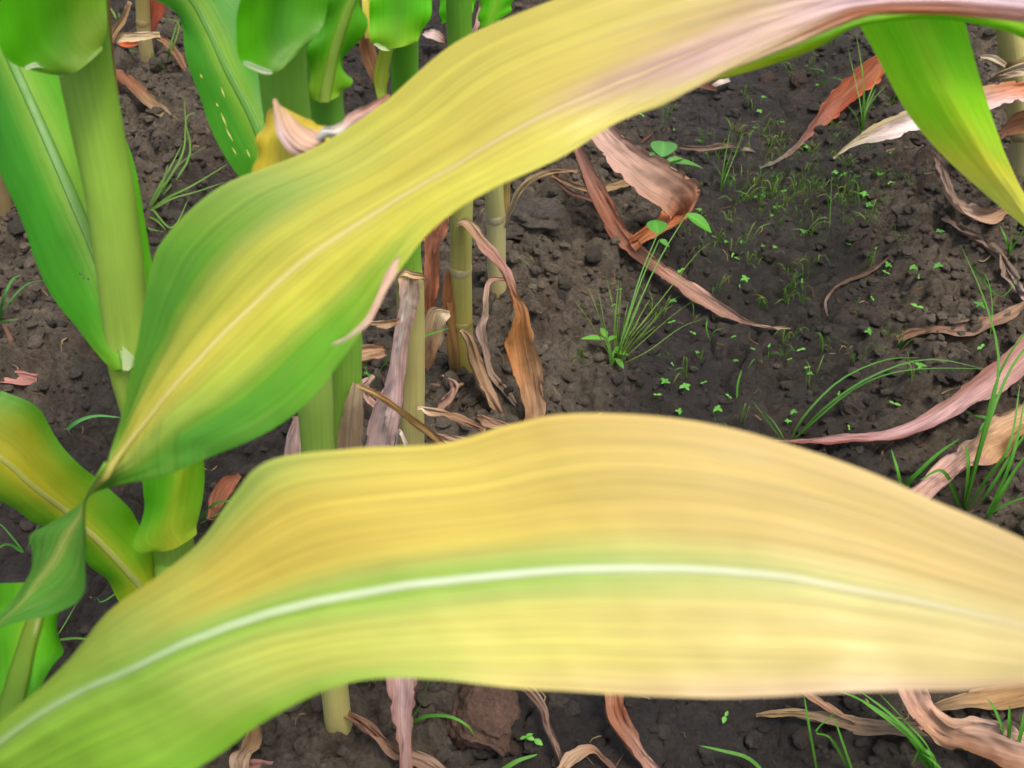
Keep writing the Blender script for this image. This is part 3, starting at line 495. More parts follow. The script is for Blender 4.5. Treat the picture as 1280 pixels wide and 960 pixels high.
rows = [[(474, 62, .70), (496, 60, .69), (518, 54, .70)], [(463, 48, .69), (498, 42, .688), (528, 42, .70)], [(461, 20, .685), (500, 15, .685), (538, 18, .695)], [(463, -10, .68), (500, -15, .68), (541, -10, .69)], [(460, -80, .67), (502, -80, .67), (540, -80, .68)]]
o, md = sheet('leaf', zrows(rows), [['88b858', '7cb04c', '70a440', '7cb04c', '7cb04c'], ['4cac14', '48a01a', '428e22', '48a41a', '4cac14'], ['4cac14', '48a01a', '428e22', '48a41a', '4cac14']], pD, M_LEAF, 17, None, None, .0012, 3, .0005, 0, 7, .3)
dryleaf('ligule', [(468, 55, .69, 4), (477, 60, .692, 8), (487, 61, .694, 8), (494, 60, .694, 3)], ['ccdca8'], pD, None, 'z', .3, .001, 0, mat=M_RIB)
dryleaf('yellow_leaf', [(486, 40, .72, 18), (482, 65, .72, 18, 10), (476, 92, .722, 20, 20), (474, 112, .724, 18, 20), (480, 135, .726, 10, 0)], ['a8b030', 'b4b428', 'b0b428', 'a0ac28', '80a028'], pD, None, 'z', .5, .0008, 0, mat=M_YEL)
dryleaf('yellow_leaf', [(457, -40, .74, 12), (458, 0, .74, 12, 0), (458, 28, .742, 13, 10), (460, 48, .745, 9, 0)], ['c8b83c', 'd0b83c', 'd4ba44', 'b8984c'], pD, None, 'z', .4, .0005, 0, mat=M_YEL)
dryleaf('dry_leaf', [(456, 44, .76, 16), (458, 62, .765, 22, 10), (466, 88, .77, 18, 20), (472, 112, .775, 6, 0)], ['8a5c3c', '80583c', '8a6444', '7a5a40'], pD, None, 'z', .3, .001, .0003)

# ---- plant E
fE = G(580, 466); pE = plant('corn plant with bare tan stem and one dry brown leaf dangling from its joint', fE, None); YE = fE[1]
stalk(pE, [fE-[0, 0, .06], PY(579, 440, YE), PY(577, 390, YE), PY(576, 330, YE-.002), PY(577, 255, YE-.005), PY(577, 150, YE-.01), PY(574, 20, YE-.02), PY(572, -80, YE-.025)], [.0135, .0132, .0130, .0128, .0125, .012, .0118, .0115], ['a08c54', 'a89858', 'a8a060', 'aaa468', 'a4a868', '88a850', '64a034', '549828'], ((.26, '9a9458'), (.42, 'b0a878')))
dryleaf('dead_sheath', [(566, 378, YE-.012, 16, 20), (567, 405, YE-.014, 14, 30), (570, 435, YE-.015, 22, 20), (572, 468, YE-.014, 22, 10)], ['a87c4c', 'a07848', '987848', '806440'], pE, None, 'Y', -.5, .001, .0004)
dryleaf('dry_leaf', [(573, 279, YE-.017, 12, 0), (584, 280, YE-.022, 16, 10), (603, 308, YE-.03, 20, 30), (622, 335, YE-.035, 22, 40), (638, 364, YE-.04, 20, 20), (650, 390, YE-.045, 26, 10), (650, 425, YE-.05, 46, -10), (656, 465, YE-.06, 44, 10), (663, 505, YE-.07, 34, 30), (664, 540, YE-.08, 34, 10), (664, 575, YE-.085, 26, 0)],
        [['c8b898', 'b8a080'], ['c4ac8c', 'a88868'], ['b08878', 'a87c70'], ['b08880', 'a0705c'], ['a8805c', 'a86c40'], ['ac7848', 'b87c48'], ['b48c64', 'b47c4c'], ['b49070', 'b88c68'], ['b49478', 'a8845f'], ['a88868', 'b89878']], pE, None, 'Y', .5, .0028, .001)
dryleaf('dry_leaf', [(553, 255, YE-.03, 18, 0), (552, 275, YE-.032, 28, 10), (543, 300, YE-.034, 30, -10), (539, 340, YE-.036, 24, 20), (538, 372, YE-.038, 22, 0), (538, 395, YE-.04, 14, 0)], [['a8745c', 'b07c68'], ['a86c54', 'b47c64'], ['b07860', 'a86c50'], ['a86848', 'b4785c'], ['985c3c', 'a06848']], pE, None, 'Y', .5, .0025, .001)
dryleaf('dry_leaf', [(562, 338, YE-.005, 10, 10), (560, 360, YE-.008, 18, 20), (561, 385, YE-.01, 16, 0), (563, 405, YE-.01, 10, 0)], ['9c6840', 'a06c44', '94643c'], pE, None, 'Y', .4, .001, .0004)
dryleaf('dry_leaf', [(562, 392, YE-.05, 10, 0), (548, 392, YE-.055, 30, 20), (540, 415, YE-.06, 32, 20), (536, 440, YE-.062, 26, 0), (532, 462, YE-.064, 10, 0)], [['c8bc9c', 'b09c7c'], ['b8a488', 'a08868'], ['a8845f', '98745c'], ['987050', '8a6448']], pE, None, 'Y', .5, .002, .0009)
dryleaf('dry_leaf', [(576, 412, YE-.03, 8, 0), (584, 424, YE-.035, 22, 10), (592, 455, YE-.045, 24, 30), (604, 485, YE-.06, 24, 30), (618, 505, YE-.075, 24, 0), (632, 525, YE-.085, 10, 0)], ['9a8064', 'a08468', '987c60', '947860', '8c7058', '7a604c'], pE, None, 'Y', .6, .003, .001)
dryleaf('dry_leaf', [(636, 350, YE+.05, 6, 0), (612, 352, YE+.03, 9, 0), (606, 372, YE+.01, 12, 20), (602, 395, YE, 14, 40), (600, 412, YE-.01, 20, 10), (604, 440, YE-.02, 13, 40), (613, 468, YE-.035, 12, 30), (630, 490, YE-.05, 12, 40), (650, 515, YE-.06, 5, 0)], ['a07058', 'b09080', 'b49c8c', 'c0a89c', 'b09884', 'a48c78', 'b0a090'], pE, None, 'Y', .6, .002, .0008)
rows = [[(552, 30, .95), (566, 26, .94), (588, 20, .95)], [(549, 5, .94), (568, 0, .935), (596, -5, .945)], [(546, -50, .93), (568, -55, .925), (596, -55, .935)]]
sheet('leaf', zrows(rows), [['4cac14', '48a01a', '428e22', '48a41a', '4cac14']] * 2, pE, M_LEAF, 13, None, None, .002, 3, .0005, 0, 7, .3)
rows = [[(596, 34, .98), (612, 30, .97), (638, 16, .98)], [(600, 5, .97), (620, 0, .965), (642, -5, .975)], [(604, -50, .96), (622, -55, .955), (644, -55, .965)]]
sheet('leaf', zrows(rows), [['4ca41c', '48a020', '60a034', '48a020', '4ca41c']] * 2, pE, M_LEAF, 13, None, None, .002, 3, .0005, 0, 7, .3)
dryleaf('dry_leaf', [(604, 0, .975, 10), (598, 18, .975, 10, 30), (594, 34, .975, 6, 30), (585, 50, .98, 8)], ['b08c84', 'bc9c94', 'a88078'], pE, None, 'z', .5, .001, .0004)

for q, keys in enumerate(([(552, 470, .03, 8), (566, 486, .03, 20, 20), (560, 505, .02, 24, -20), (545, 520, .012, 8)], [(596, 520, .012, 6), (612, 530, .02, 18, 20), (640, 540, .02, 22, 0), (668, 556, .012, 10)], [(468, 470, .06, 8), (456, 482, .05, 22, 10), (462, 500, .03, 20, 20), (478, 512, .02, 8)], [(590, 470, .012, 5), (575, 482, .018, 14, 10), (556, 484, .015, 14, 20), (536, 478, .01, 5)], [(545, 545, .02, 8), (565, 555, .025, 22, 10), (590, 560, .02, 18), (610, 575, .01, 6)])):
    dryleaf('dry_leaf', keys, [['9a7c6a', 'b09080', 'a48474', '8a6c5a'], ['8a6a54', '9a7a62', 'a88c78', '8a705c'], ['b4948c', 'c4a49c', 'b08c80', '9a7868'], ['8a7058', 'a08468', '94785c', '7a604a'], ['a0826c', 'b09480', '98785f', '80644f']][q], pE, None, 'h', .6, .005, .001)
# ---- plant F behind E
fF = G(622, 378); pF = plant('slim bleached corn stem standing behind the tan jointed one', fF, None); YF = fF[1]
stalk(pF, [fF-[0, 0, .06], PY(621, 340, YF), PY(620, 280, YF), PY(617, 230, YF-.005), PY(614, 120, YF-.01), PY(611, -20, YF-.015)], [.0130, .0125, .0122, .012, .0115, .011], ['a89870', 'b4a888', 'b4ac8c', 'a8a878', '88a050', '60983a'], ((.05, '94845c'), (.45, 'a8a07c')))
dryleaf('dead_sheath', [(634, 222, YF+.01, 12, 20), (634, 250, YF+.01, 11, 20), (632, 280, YF+.005, 12, 20)], ['a08c50', 'a49058', '80643c'], pF, None, 'Y', -.5, .0008, .0003)
dryleaf('dry_leaf', [(632, 285, YF-.01, 5, 0), (642, 262, YF-.012, 13, 30), (655, 238, YF-.02, 18, 20), (672, 224, YF-.03, 16, 30), (692, 216, YF-.04, 14, 10), (722, 214, YF-.05, 8, 0)], ['a89470', 'b8a888', 'c0ac84', 'b49c78', 'a08464', '8a6c54'], pF, None, 'Y', .7, .002, .0008)
dryleaf('dry_leaf', [(690, 219, .025, 6), (715, 232, .02, 12, 20), (745, 238, .02, 16, 0), (775, 232, .015, 14, 0), (800, 222, .01, 6)], ['806048', '8a7054', 'a89070', '98805c', '806850'], pF, None, 'h', .6, .002, .0008)
dryleaf('dry_leaf', [(690, 222, .02, 4), (712, 240, .015, 8), (735, 250, .012, 8, 20), (758, 262, .01, 4)], ['6a4c3c', '7a5a48', '806450'], pF, None, 'h', .6, .001, .0004)
# its two long dead leaves lying over the ridge
dryleaf('dry_leaf', [(715, 168, .13, 14, 10), (728, 205, .10, 20, 15), (750, 250, .07, 28, 10), (780, 298, .035, 26, -15), (822, 338, .025, 24, 20), (866, 368, .02, 26, 15), (905, 390, .015, 20, 0), (935, 404, .01, 9, 0), (975, 412, .006, 3, 0)],
        [['8a6458', 'a07c74', '805c4c'], ['8a6454', '9c7468', '80584a'], ['98604a', 'a06c54', '8a5640'], ['a07058', '946450', '7a5444'], ['a88474', '947060', '806050'], ['b09080', '9a7868', '846658'], ['a88878', 'a08070', '8a6c60'], ['b49c8c', 'a88c7c', '98806f']], pF, None, 'h', .45, .0025, .0011)
dryleaf('dry_leaf', [(725, 130, .17, 34, 0), (752, 168, .15, 38, 0), (785, 205, .125, 54, 5), (822, 232, .105, 66, 0), (850, 248, .085, 56, -25), (858, 268, .06, 40, -60), (838, 284, .05, 30, -50), (806, 292, .045, 22, 20), (788, 306, .04, 18, 30)],
        [['a88878', 'b49888', 'a8887c'], ['a88474', 'bc9c90', 'b09084'], ['a88878', 'b49484', 'b08c7c'], ['a07c68', 'b08c78', 'a87c64'], ['a0765c', 'a8785c', 'b06c40'], ['a87450', 'a86840', 'b86838'], ['a86c44', 'a06038', '985a38'], ['9a6240', '945838', '8a5034']], pF, None, 'h', .35, .003, .0016)

# ---- far plants of the next row, the dry stems at the edges
fH = G(182, 84); pH = plant('far dry corn stem with bent straw leaves above a red-brown one', fH, None); YH = fH[1]
stalk(pH, [fH-[0, 0, .06], PY(181, 50, YH), PY(178, 0, YH), PY(174, -80, YH)], [.013, .0125, .012, .0115], ['a8946c', 'b4a484', 'a09060', '90904c'], ((.12, '8a7850'), (.5, 'a08c60')))
dryleaf('dry_leaf', [(200, 44, YH-.03, 10), (178, 46, YH-.04, 14, 10), (150, 48, YH-.05, 14, 0), (136, 56, YH-.05, 6)], ['b09c78', 'bca888', 'b4a07c', '98805c'], pH, None, 'Y', .5, .002, .0006)
dryleaf('dry_leaf', [(192, 44, YH-.03, 10), (208, 56, YH-.035, 14, 20), (222, 74, YH-.05, 14, 30), (234, 96, YH-.07, 9)], ['8a6a4c', '7a5a40', '7a5c44'], pH, None, 'Y', .6, .002, .0006)
dryleaf('dry_leaf', [(163, 2, YH-.03, 8), (154, 22, YH-.04, 12, 20), (143, 40, YH-.05, 14), (134, 60, YH-.06, 10)], ['a08464', '98805c', '8a6c50'], pH, None, 'Y', .6, .002, .0006)
dryleaf('dry_leaf', [(196, -20, YH+.05, 26), (194, 8, YH+.04, 26, 10), (190, 30, YH+.03, 18), (185, 50, YH+.02, 8)], ['a0523c', '9a4c38', '8c4834', '7a4434'], pH, None, 'Y', .4, .002, .0006)
dryleaf('dry_leaf', [(146, 52, YH+.03, 4), (160, 56, YH+.02, 12), (178, 52, YH+.02, 8)], ['b85c34', 'b05830', '9a5034'], pH, None, 'Y', .5, .001, .0004)
dryleaf('dry_leaf', [(128, 88, .03, 12), (145, 94, .035, 18, 20), (168, 112, .03, 20, 30), (195, 136, .02, 20, 10), (220, 152, .012, 12), (262, 172, .006, 3)], ['7a5038', '8a5c40', '7a543c', '847050', '8a7860', '806c54'], pH, None, 'h', .5, .002, .0008)
fI = G(140, 128); pI = plant('thin dry brown corn stem beside the thick green one', fI, None); YI = fI[1]
stalk(pI, [fI-[0, 0, .06], PY(137, 90, YI), PY(131, 30, YI-.01), PY(127, -60, YI-.02)], [.011, .0105, .010, .010], ['806848', '94784c', '80683f', '7a7040'], ((.15, '7a6444'), (.5, '8a7048')))
dryleaf('dead_sheath', [(134, 20, YI-.014, 12, 10), (136, 60, YI-.013, 12, 10), (140, 95, YI-.013, 10, 10)], ['8a7048', '806444', '6e5638'], pI, None, 'Y', -.6, .001, .0003)
fJ = G(4, 268); pJ = plant('grey dry corn stem stub left of the holed green blade', fJ, None); YJ = fJ[1]
stalk(pJ, [fJ-[0, 0, .06], PY(1, 240, YJ), PY(-5, 150, YJ), PY(-14, 20, YJ)], [.013, .0125, .012, .0115], ['8a7458', '98836a', '8a8058', '70904a'], ((.15, '7a684c'),))
fK = G(1284, 232); pK = plant('bleached corn stem with peeling pale sheath beside the hanging green leaf', fK, None); YK = fK[1]
stalk(pK, [fK-[0, 0, .06], PY(1280, 190, YK), PY(1272, 120, YK), PY(1264, 50, YK), PY(1256, -30, YK), PY(1248, -120, YK)], [.0195, .019, .0185, .018, .017, .016], ['a89874', 'b4a888', 'b8ac84', 'b0a878', '98a458', '70984a'], ((.28, '98885c'), (.55, '948050')))
dryleaf('dry_leaf', [(1226, 71, YK-.03, 6), (1240, 74, YK-.035, 12, 10), (1256, 84, YK-.04, 10, 20)], ['b4a888', 'c0b498', 'a89878'], pK, None, 'Y', .5, .001, .0005)
dryleaf('dry_leaf', [(1330, 95, YK-.06, 20), (1285, 88, YK-.05, 26, 10), (1255, 92, YK-.045, 16, 20), (1236, 102, YK-.04, 6)], ['a89c84', 'b4a890', 'a08c70', '8a745c'], pK, None, 'Y', .5, .004, .0012)
dryleaf('dry_leaf', [(1360, 108, YK-.12, 30, 10), (1300, 114, YK-.13, 34, 10), (1250, 122, YK-.15, 36, -15), (1200, 135, YK-.18, 40, 10), (1150, 150, YK-.21, 36, 0), (1105, 164, YK-.24, 28, 10), (1070, 178, YK-.27, 14, 0), (1042, 198, YK-.29, 4, 0)],
        [['c0a49c', 'b06438', 'a85a34'], ['c8b0a8', 'b86a3c', 'a86038'], ['c8b4b0', 'c09080', 'a0704c'], ['c8b4b4', 'ccb8b8', 'a89070'], ['ccbcbc', 'd0c0c0', 'a89878'], ['c8bcb8', 'c4b4b0', '98885f'], ['b4ac98', 'a89c80', '90845c'], ['a89c7c']*3], pK, None, 'Y', .35, .003, .0016)
dryleaf('dry_leaf', [(1350, 140, YK-.1, 26), (1300, 146, YK-.11, 34, 10), (1268, 156, YK-.13, 30, 20), (1248, 172, YK-.15, 14)], ['8a5c34', '906034', '845a38', '70503c'], pK, None, 'Y', .5, .003, .001)

# ---- plant R (to the right, outside the view): hanging green leaf and the one behind the dried tip
fR = np.array([.62, .52, 0]); fR[2] = gh_base(fR[0], fR[1]); pR = plant('green corn plant whose long leaf hangs down to a yellow tip', fR, None)
stalk(pR, [fR-[0, 0, .06], fR+[0, 0, .2], fR+[.01, 0, .5], fR+[.02, 0, .75]], [.0145, .014, .013, .012], ['98a050', '78a040', '64a038'], ((.3, '8aa050'), (.7, '7aa048')))
R12 = [[fR+[0, .01, .66], fR+[0, 0, .66], fR+[0, -.01, .66]], [np.array([.45, .55, .80]), np.array([.45, .51, .79]), np.array([.45, .475, .80])], [PZ(1250, -120, .47), PZ(1290, -150, .455), PZ(1330, -110, .455)]]
R12 = [R12[0], R12[1]]
rows = [[(1062, -60, .49), (1128, -75, .475), (1205, -60, .48)], [(1066, 10, .51), (1140, 5, .50), (1203, 5, .505)], [(1098, 72, .53), (1162, 68, .52), (1216, 55, .525)], [(1138, 145, .55), (1196, 140, .54), (1236, 125, .545)], [(1178, 194, .565), (1228, 196, .557), (1256, 190, .56)], [(1222, 237, .575), (1260, 240, .57), (1272, 228, .57)], [(1262, 272, .585), (1288, 278, .58), (1292, 266, .58)], [(1310, 312, .59), (1322, 314, .588), (1328, 308, .588)]]
o, md = sheet('leaf', R12+zrows(rows), [['5c9a30'] * 5, ['5c9a30'] * 5, ['5c9c38', '5aa03c', '6aa04c', '58a034', '58a034'], ['5c9c34', '56a030', '6aa440', '56a02c', '58a02c'], ['6cac38', '60b030', '70b640', '60b02e', '68b030'], ['7cb044', '6eb034', '80b840', '70b432', '72b434'], ['a4bc6c', '9cbc5c', 'a4bc60', '8cb854', '84b850'], ['c4c484', 'c8c480', 'ccc080', 'bcc078', 'b0c070'], ['ccc690', 'd0c48c', 'd0c08c', 'ccc488', 'c4c480'], ['ccc090', 'ccbc8c', 'ccb888', 'ccbc88', 'ccbc88']], pR, M_LEAF, 21, 150, [0, 1, 2, 3, 4, 5, 6, 7, 8, 9], .001, 3, .0008, .00025, 7, .25, 'long green hanging leaf with yellow tip', gain=(1.3, 1.3, 1.1))
rows = [[(1500, 20, .56), (1500, 45, .55), (1500, 60, .56)], [(1330, 20, .53), (1330, 44, .52), (1330, 60, .53)], [(1250, 5, .505), (1250, 25, .50), (1250, 36, .505)], [(1170, 0, .50), (1170, 12, .495), (1165, 24, .50)], [(1090, 10, .50), (1088, 24, .495), (1075, 34, .50)], [(1040, 20, .50), (1030, 42, .495), (1020, 62, .50)], [(980, 35, .505), (965, 60, .50), (950, 86, .505)], [(900, 50, .51), (880, 80, .505), (862, 106, .51)], [(820, 80, .515), (800, 100, .51), (790, 120, .515)], [(740, 110, .52), (735, 118, .52), (730, 126, .52)]]
o, md = sheet('leaf', [[fR+[0, .01, .58], fR+[0, 0, .58], fR+[0, -.01, .58]]]+zrows(rows), [['5c9a30', '6aa038', '5c9a30'], ['66a830', '74ac3c', '66a830'], ['58a020', '68a830', '64a428'], ['4c9820', '58981e', '8a9c30'], ['4c9428', '4f9424', '7c9830'], ['5c9830', '6a9830', '8a9c38']], pR, M_LEAF, 13, 120, None, .001, 3, .0008, 0, 7, .3)

# ================================================================== LOOSE DEAD LEAVES ON THE SOIL
D = dryleaf
D('dry_leaf', [(968, 552, .008, 4), (1010, 552, .012, 9, 10), (1060, 550, .015, 16, 25), (1110, 546, .018, 20, 20), (1160, 528, .025, 26, 15), (1205, 500, .035, 36, 0), (1250, 468, .05, 44, -10), (1300, 425, .07, 44, 0), (1340, 390, .08, 30, 0)],
  [['a88078', 'a88078', '8a5c4c'], ['b08c88', 'b48c88', '8a5040'], ['bc9490', 'b88c88', '804838'], ['b89090', 'c09c9c', '885648'], ['9a7060', 'c4a0a0', 'bc9490'], ['98685c', 'bc9490', 'c09890'], ['a07468', 'b88c84', 'b48880'], ['98705f', 'a87c70', 'a07468']], None, 'long pink dead leaf tapering to a fine point across the damp furrow', curl=.5, crump=.002, corr=.0008)
D('dry_leaf', [(1120, 640, .02, 30), (1165, 606, .03, 34, 10), (1205, 580, .04, 42, 20), (1232, 556, .05, 52, -35), (1262, 538, .055, 50, 20), (1310, 522, .06, 54, 0), (1350, 510, .05, 30)],
  [['b89488', 'c0988c'], ['bc988c', 'c49c90'], ['c4a094', 'b88c80'], ['c0a080', 'b89068'], ['b89878', 'b0845c'], ['b08c70', 'a87c5c'], ['a88468', '98745a']], None, 'twisted tan and pink dead leaf beside tall grass blades', curl=.5, crump=.004, corr=.0012)
D('dry_leaf', [(1122, 425, .01, 12), (1140, 418, .012, 18, 20), (1175, 414, .012, 16, 10), (1210, 411, .018, 26, -20), (1240, 404, .02, 22, 20), (1265, 392, .02, 18), (1282, 378, .015, 8)], ['7a5a44', '806450', '8a6e5c', '94786a', '8a6c58', '8a705a', '7a6450'], None, 'flat brown dead leaf lying crosswise on grey clods', curl=.5, crump=.003, corr=.001)
D('dry_leaf', [(1162, 188, .05, 5), (1172, 205, .05, 14, 20), (1182, 235, .04, 16, 30), (1190, 258, .03, 22, 50), (1210, 268, .025, 28, 20), (1235, 270, .03, 26, -20), (1262, 258, .03, 14, -30)], ['7a6450', '8a7464', '947c6c', 'a88c74', 'b49c88', '9a7c60', '806248'], None, 'hook-shaped curled dead leaf with pale belly under the hanging green leaf', curl=.6, crump=.003, corr=.001)
D('dry_leaf', [(1178, 272, .012, 12), (1200, 290, .012, 20, 20), (1222, 302, .012, 22, 0), (1245, 322, .014, 20, 30), (1262, 345, .014, 20, 10), (1285, 376, .012, 20)], ['5c4c40', '6a5a4e', '645448', '746456', '806e60', 'a08c84'], None, 'shrivelled grey dead leaf crumpled over clods', curl=.8, crump=.006, corr=.0018)
D('dry_leaf', [(1112, 64, .06, 14, 0), (1092, 88, .05, 34, 10), (1062, 115, .04, 36, 0), (1036, 136, .03, 30, 20), (1018, 156, .02, 18, 30), (1000, 178, .012, 9, 20), (978, 198, .008, 7), (950, 210, .006, 3)], [['a04c2c', '985030', '8c4a30'], ['a85030', '8a5234', '8c4c30'], ['a44c2c', '8a5236', '944a2c'], ['a05034', '885040', '8c5038'], ['8c5a48', '80544a', '7c4c3c'], ['80605a', '7a5c54', '745448'], ['7a6a64'] * 3, ['74665f'] * 3], None, 'rusty orange dead leaf folded to a stringy tail in grass', curl=.5, crump=.002, corr=.0011)
D('dry_leaf', [(1035, 395, .006, 3), (1032, 378, .008, 6), (1042, 362, .01, 8), (1062, 352, .012, 8, 20), (1090, 338, .012, 9), (1115, 318, .01, 4)], ['6e6056', '7a6a5e', '64503f', '5c4838', '5c4a3a', '54443a'], None, 'thin forked brown leaf scrap on dark furrow soil', curl=.7, crump=.002, corr=.0006)
D('dry_leaf', [(945, 894, .012, 6), (985, 892, .014, 14), (1030, 898, .016, 18, 10), (1075, 908, .016, 22, 0), (1115, 912, .018, 22, 20), (1160, 912, .02, 18)], ['8a7458', '94805f', '98846a', '8a745f', '80705c', '746454'], None, 'flat grey-tan dead leaf under grass blades by the big curled leaf', curl=.4, crump=.003, corr=.0011)
D('dry_leaf', [(1000, 860, .03, 16), (1020, 878, .028, 16, 20), (1045, 893, .024, 12, 30), (1070, 905, .02, 6)], ['98765c', '94745a', '8a6c54'], None, 'narrow folded brown leaf end resting on flat tan leaf', curl=.7, crump=.002, corr=.0008)
D('dry_leaf', [(1130, 835, .10, 30), (1138, 862, .09, 38, 10), (1150, 890, .07, 44, 20), (1182, 910, .055, 36, -40), (1222, 922, .05, 50, -10), (1262, 938, .045, 62, 0), (1310, 955, .04, 66, 10), (1350, 975, .03, 50)], [['b49888', 'b89c8c'], ['bc9c8c', 'b49080'], ['bc9884', 'a88068'], ['b89478', 'a07c60'], ['b09484', '8a6044'], ['ac9080', '8c6448'], ['a88c7c', '8a6650'], ['a08474', '806050']], None, 'broad curled tan dead leaf bent double among grass blades', curl=.25, crump=.0055, corr=.0014)
D('dry_leaf', [(1165, 885, .02, 14), (1200, 880, .025, 26, 20), (1240, 876, .025, 36, 10), (1290, 866, .025, 40), (1340, 860, .02, 30)], ['80684f', '98805f', 'a08058', '94744c', '80643f'], None, 'mustard brown dead leaf wedged behind the broad curled one', curl=.5, crump=.003, corr=.0011)
D('dry_leaf', [(640, 850, .03, 12), (660, 866, .03, 22, 20), (674, 886, .025, 16, 40), (682, 910, .02, 16, 30), (692, 935, .016, 14, 40), (702, 962, .012, 16), (708, 985, .01, 12)], ['806658', '8a7064', '745c50', '7a6458', '745e52', '806a5c'], None, 'narrow twisted grey-brown dead leaf beside the red clod', curl=.7, crump=.003, corr=.0009)
D('dry_leaf', [(700, 966, .016, 18), (718, 948, .022, 24, 20), (738, 938, .022, 14, 10), (752, 948, .014, 10, 20), (768, 962, .008, 8)], ['a88c70', 'a88e74', '98785f', '74584a', '6a5044'], None, 'short tan leaf scrap bent like a roof on dark soil', curl=.5, crump=.002, corr=.0008)
D('dry_leaf', [(764, 840, .05, 26), (766, 870, .045, 28, 10), (770, 895, .035, 34, 0), (782, 922, .028, 30, 30), (800, 945, .02, 24, 10), (826, 975, .012, 24), (846, 1000, .008, 12)], [['8a5c44', '9c6c54'], ['8c5a40', 'a07058'], ['804c34', '98664c'], ['9a705c', '805440'], ['b08c7c', '98705f'], ['a88474', '8c6858'], ['946f60', '80604f']], None, 'reddish brown dead leaf hanging limp beside cracked mud', curl=.5, crump=.003, corr=.0012)
D('dry_leaf', [(-20, 470, .012, 20), (5, 472, .014, 22, 10), (28, 473, .016, 22, 0), (46, 476, .014, 20, 0)], ['9c6a64', 'b07c74', 'a8746c', '986c60'], None, 'stub of pink dead leaf with square broken end on dark soil', curl=.4, crump=.002, corr=.0009, ragged=.2)
D('dry_leaf', [(5, 405, .02, 5), (12, 425, .018, 8, 30), (18, 445, .014, 12, 20), (22, 465, .012, 8)], ['5c4436', '6a4e3e', '704c3a', '604638'], None, 'small dark brown leaf scrap above the pink stub', curl=.6, crump=.002, corr=.0006)
D('dry_leaf', [(262, 650, .03, 12), (272, 628, .03, 26, 10), (285, 606, .03, 26, 0), (300, 594, .03, 10)], ['7a4c34', '8c5a40', '945c40', '7c5038'], None, 'rust brown dead leaf showing behind the lower collar', curl=.5, crump=.002, corr=.0008)
D('dry_leaf', [(1085, 402, .004, 3), (970, 413, .004, 2)][::-1] if False else [(960, 411, .006, 3), (975, 410, .006, 5), (992, 411, .005, 2)], ['9a8070', 'a08878', '8a7464'], None, 'tiny pale leaf tip curled on furrow soil', curl=.5, crump=.0005, corr=0)
D('dry_leaf', [(530, 42, .03, 8), (538, 44, .035, 16, 10), (546, 48, .03, 18, 20), (556, 52, .02, 8)], ['c0b0a8', 'd0bcb4', 'b49c90', '7a5040'], None, 'small whitish leaf scrap with brown tip between two green stems', curl=.5, crump=.002, corr=.0006)
D('dry_leaf', [(890, 108, .012, 6), (902, 104, .016, 10, 20), (912, 100, .014, 6)], ['7a5c4c', 'c8bcb4', 'a89488'], None, 'small white-tipped leaf scrap under the drooping green edge', curl=.5, crump=.001, corr=.0005)
D('dry_leaf', [(862, 106, .012, 8), (880, 108, .012, 10), (896, 112, .01, 6)], ['5c3c30', '6a4638', '5c4034'], None, 'dark brown leaf scrap beside the white-tipped one', curl=.6, crump=.001, corr=.0005)
D('dry_leaf', [(850, 184, .008, 6), (880, 186, .014, 9), (905, 183, .012, 12, 10), (925, 186, .008, 6)], ['5c4a40', '6e5c50', '70604f', '5c4c40'], None, 'grey brown leaf shred beside the broad-leaved weed', curl=.6, crump=.002, corr=.0006)
D('dry_leaf', [(790, 160, .012, 6), (812, 166, .014, 14, 10), (800, 178, .012, 8)], ['5c3c30', '74483a', '64443a'], None, 'dark red leaf scrap lying left of the broad-leaved weed', curl=.5, crump=.001, corr=.0005)
D('dry_leaf', [(925, 188, .004, 4), (934, 186, .008, 8), (944, 190, .004, 4)], ['6a5c50', '8a7c70', '6a5c50'], None, 'grey leaf shred standing on edge near thin grass', curl=.6, crump=.001, corr=.0004)
D('dry_leaf', [(1020, 392, .004, 3), (1090, 345, .004, 2)] if False else [(1188, 415, .002, 3), (1160, 425, .004, 5), (1125, 440, .003, 3)], ['544438', '604e40', '544438'], None, 'thin dark straw under the flat brown leaf', curl=.6, crump=.001, corr=.0003)

# ================================================================== WEEDS, GRASS, SEEDLINGS
def oval(p, dirv, L, Wd, col, up=np.array([0, 0, 1.]), droop=.25, n=9, m=7):
    """one broad little leaf as arrays"""
    d = np.asarray(dirv, float); d /= np.linalg.norm(d); S = np.cross(d, up); S /= np.linalg.norm(S)+1e-9; N = np.cross(S, d); t = np.linspace(0, 1, n); u = np.linspace(-1, 1, m)
    wv = Wd/2*np.sin(np.pi*np.clip(t, .02, .985)**.85)**.75
    P = p+d*(t*L)[:, None, None]+S*(u[None, :]*wv[:, None])[:, :, None]+N*((np.abs(u)[None, :]*.22*wv[:, None])-(droop*L*t**2)[:, None])[:, :, None]
    c = lin(col)[None, None]*np.array([.9, .8, .6])*(1+.25*(np.abs(u) < .2))[None, :, None]*np.ones((n, 1, 1)); uv = np.stack(np.broadcast_arrays((u[None, :]+1)/2, t[:, None]*.2), -1)
    return P.reshape(-1, 3), grid_faces(n, m), c.reshape(-1, 3), uv.reshape(-1, 2)
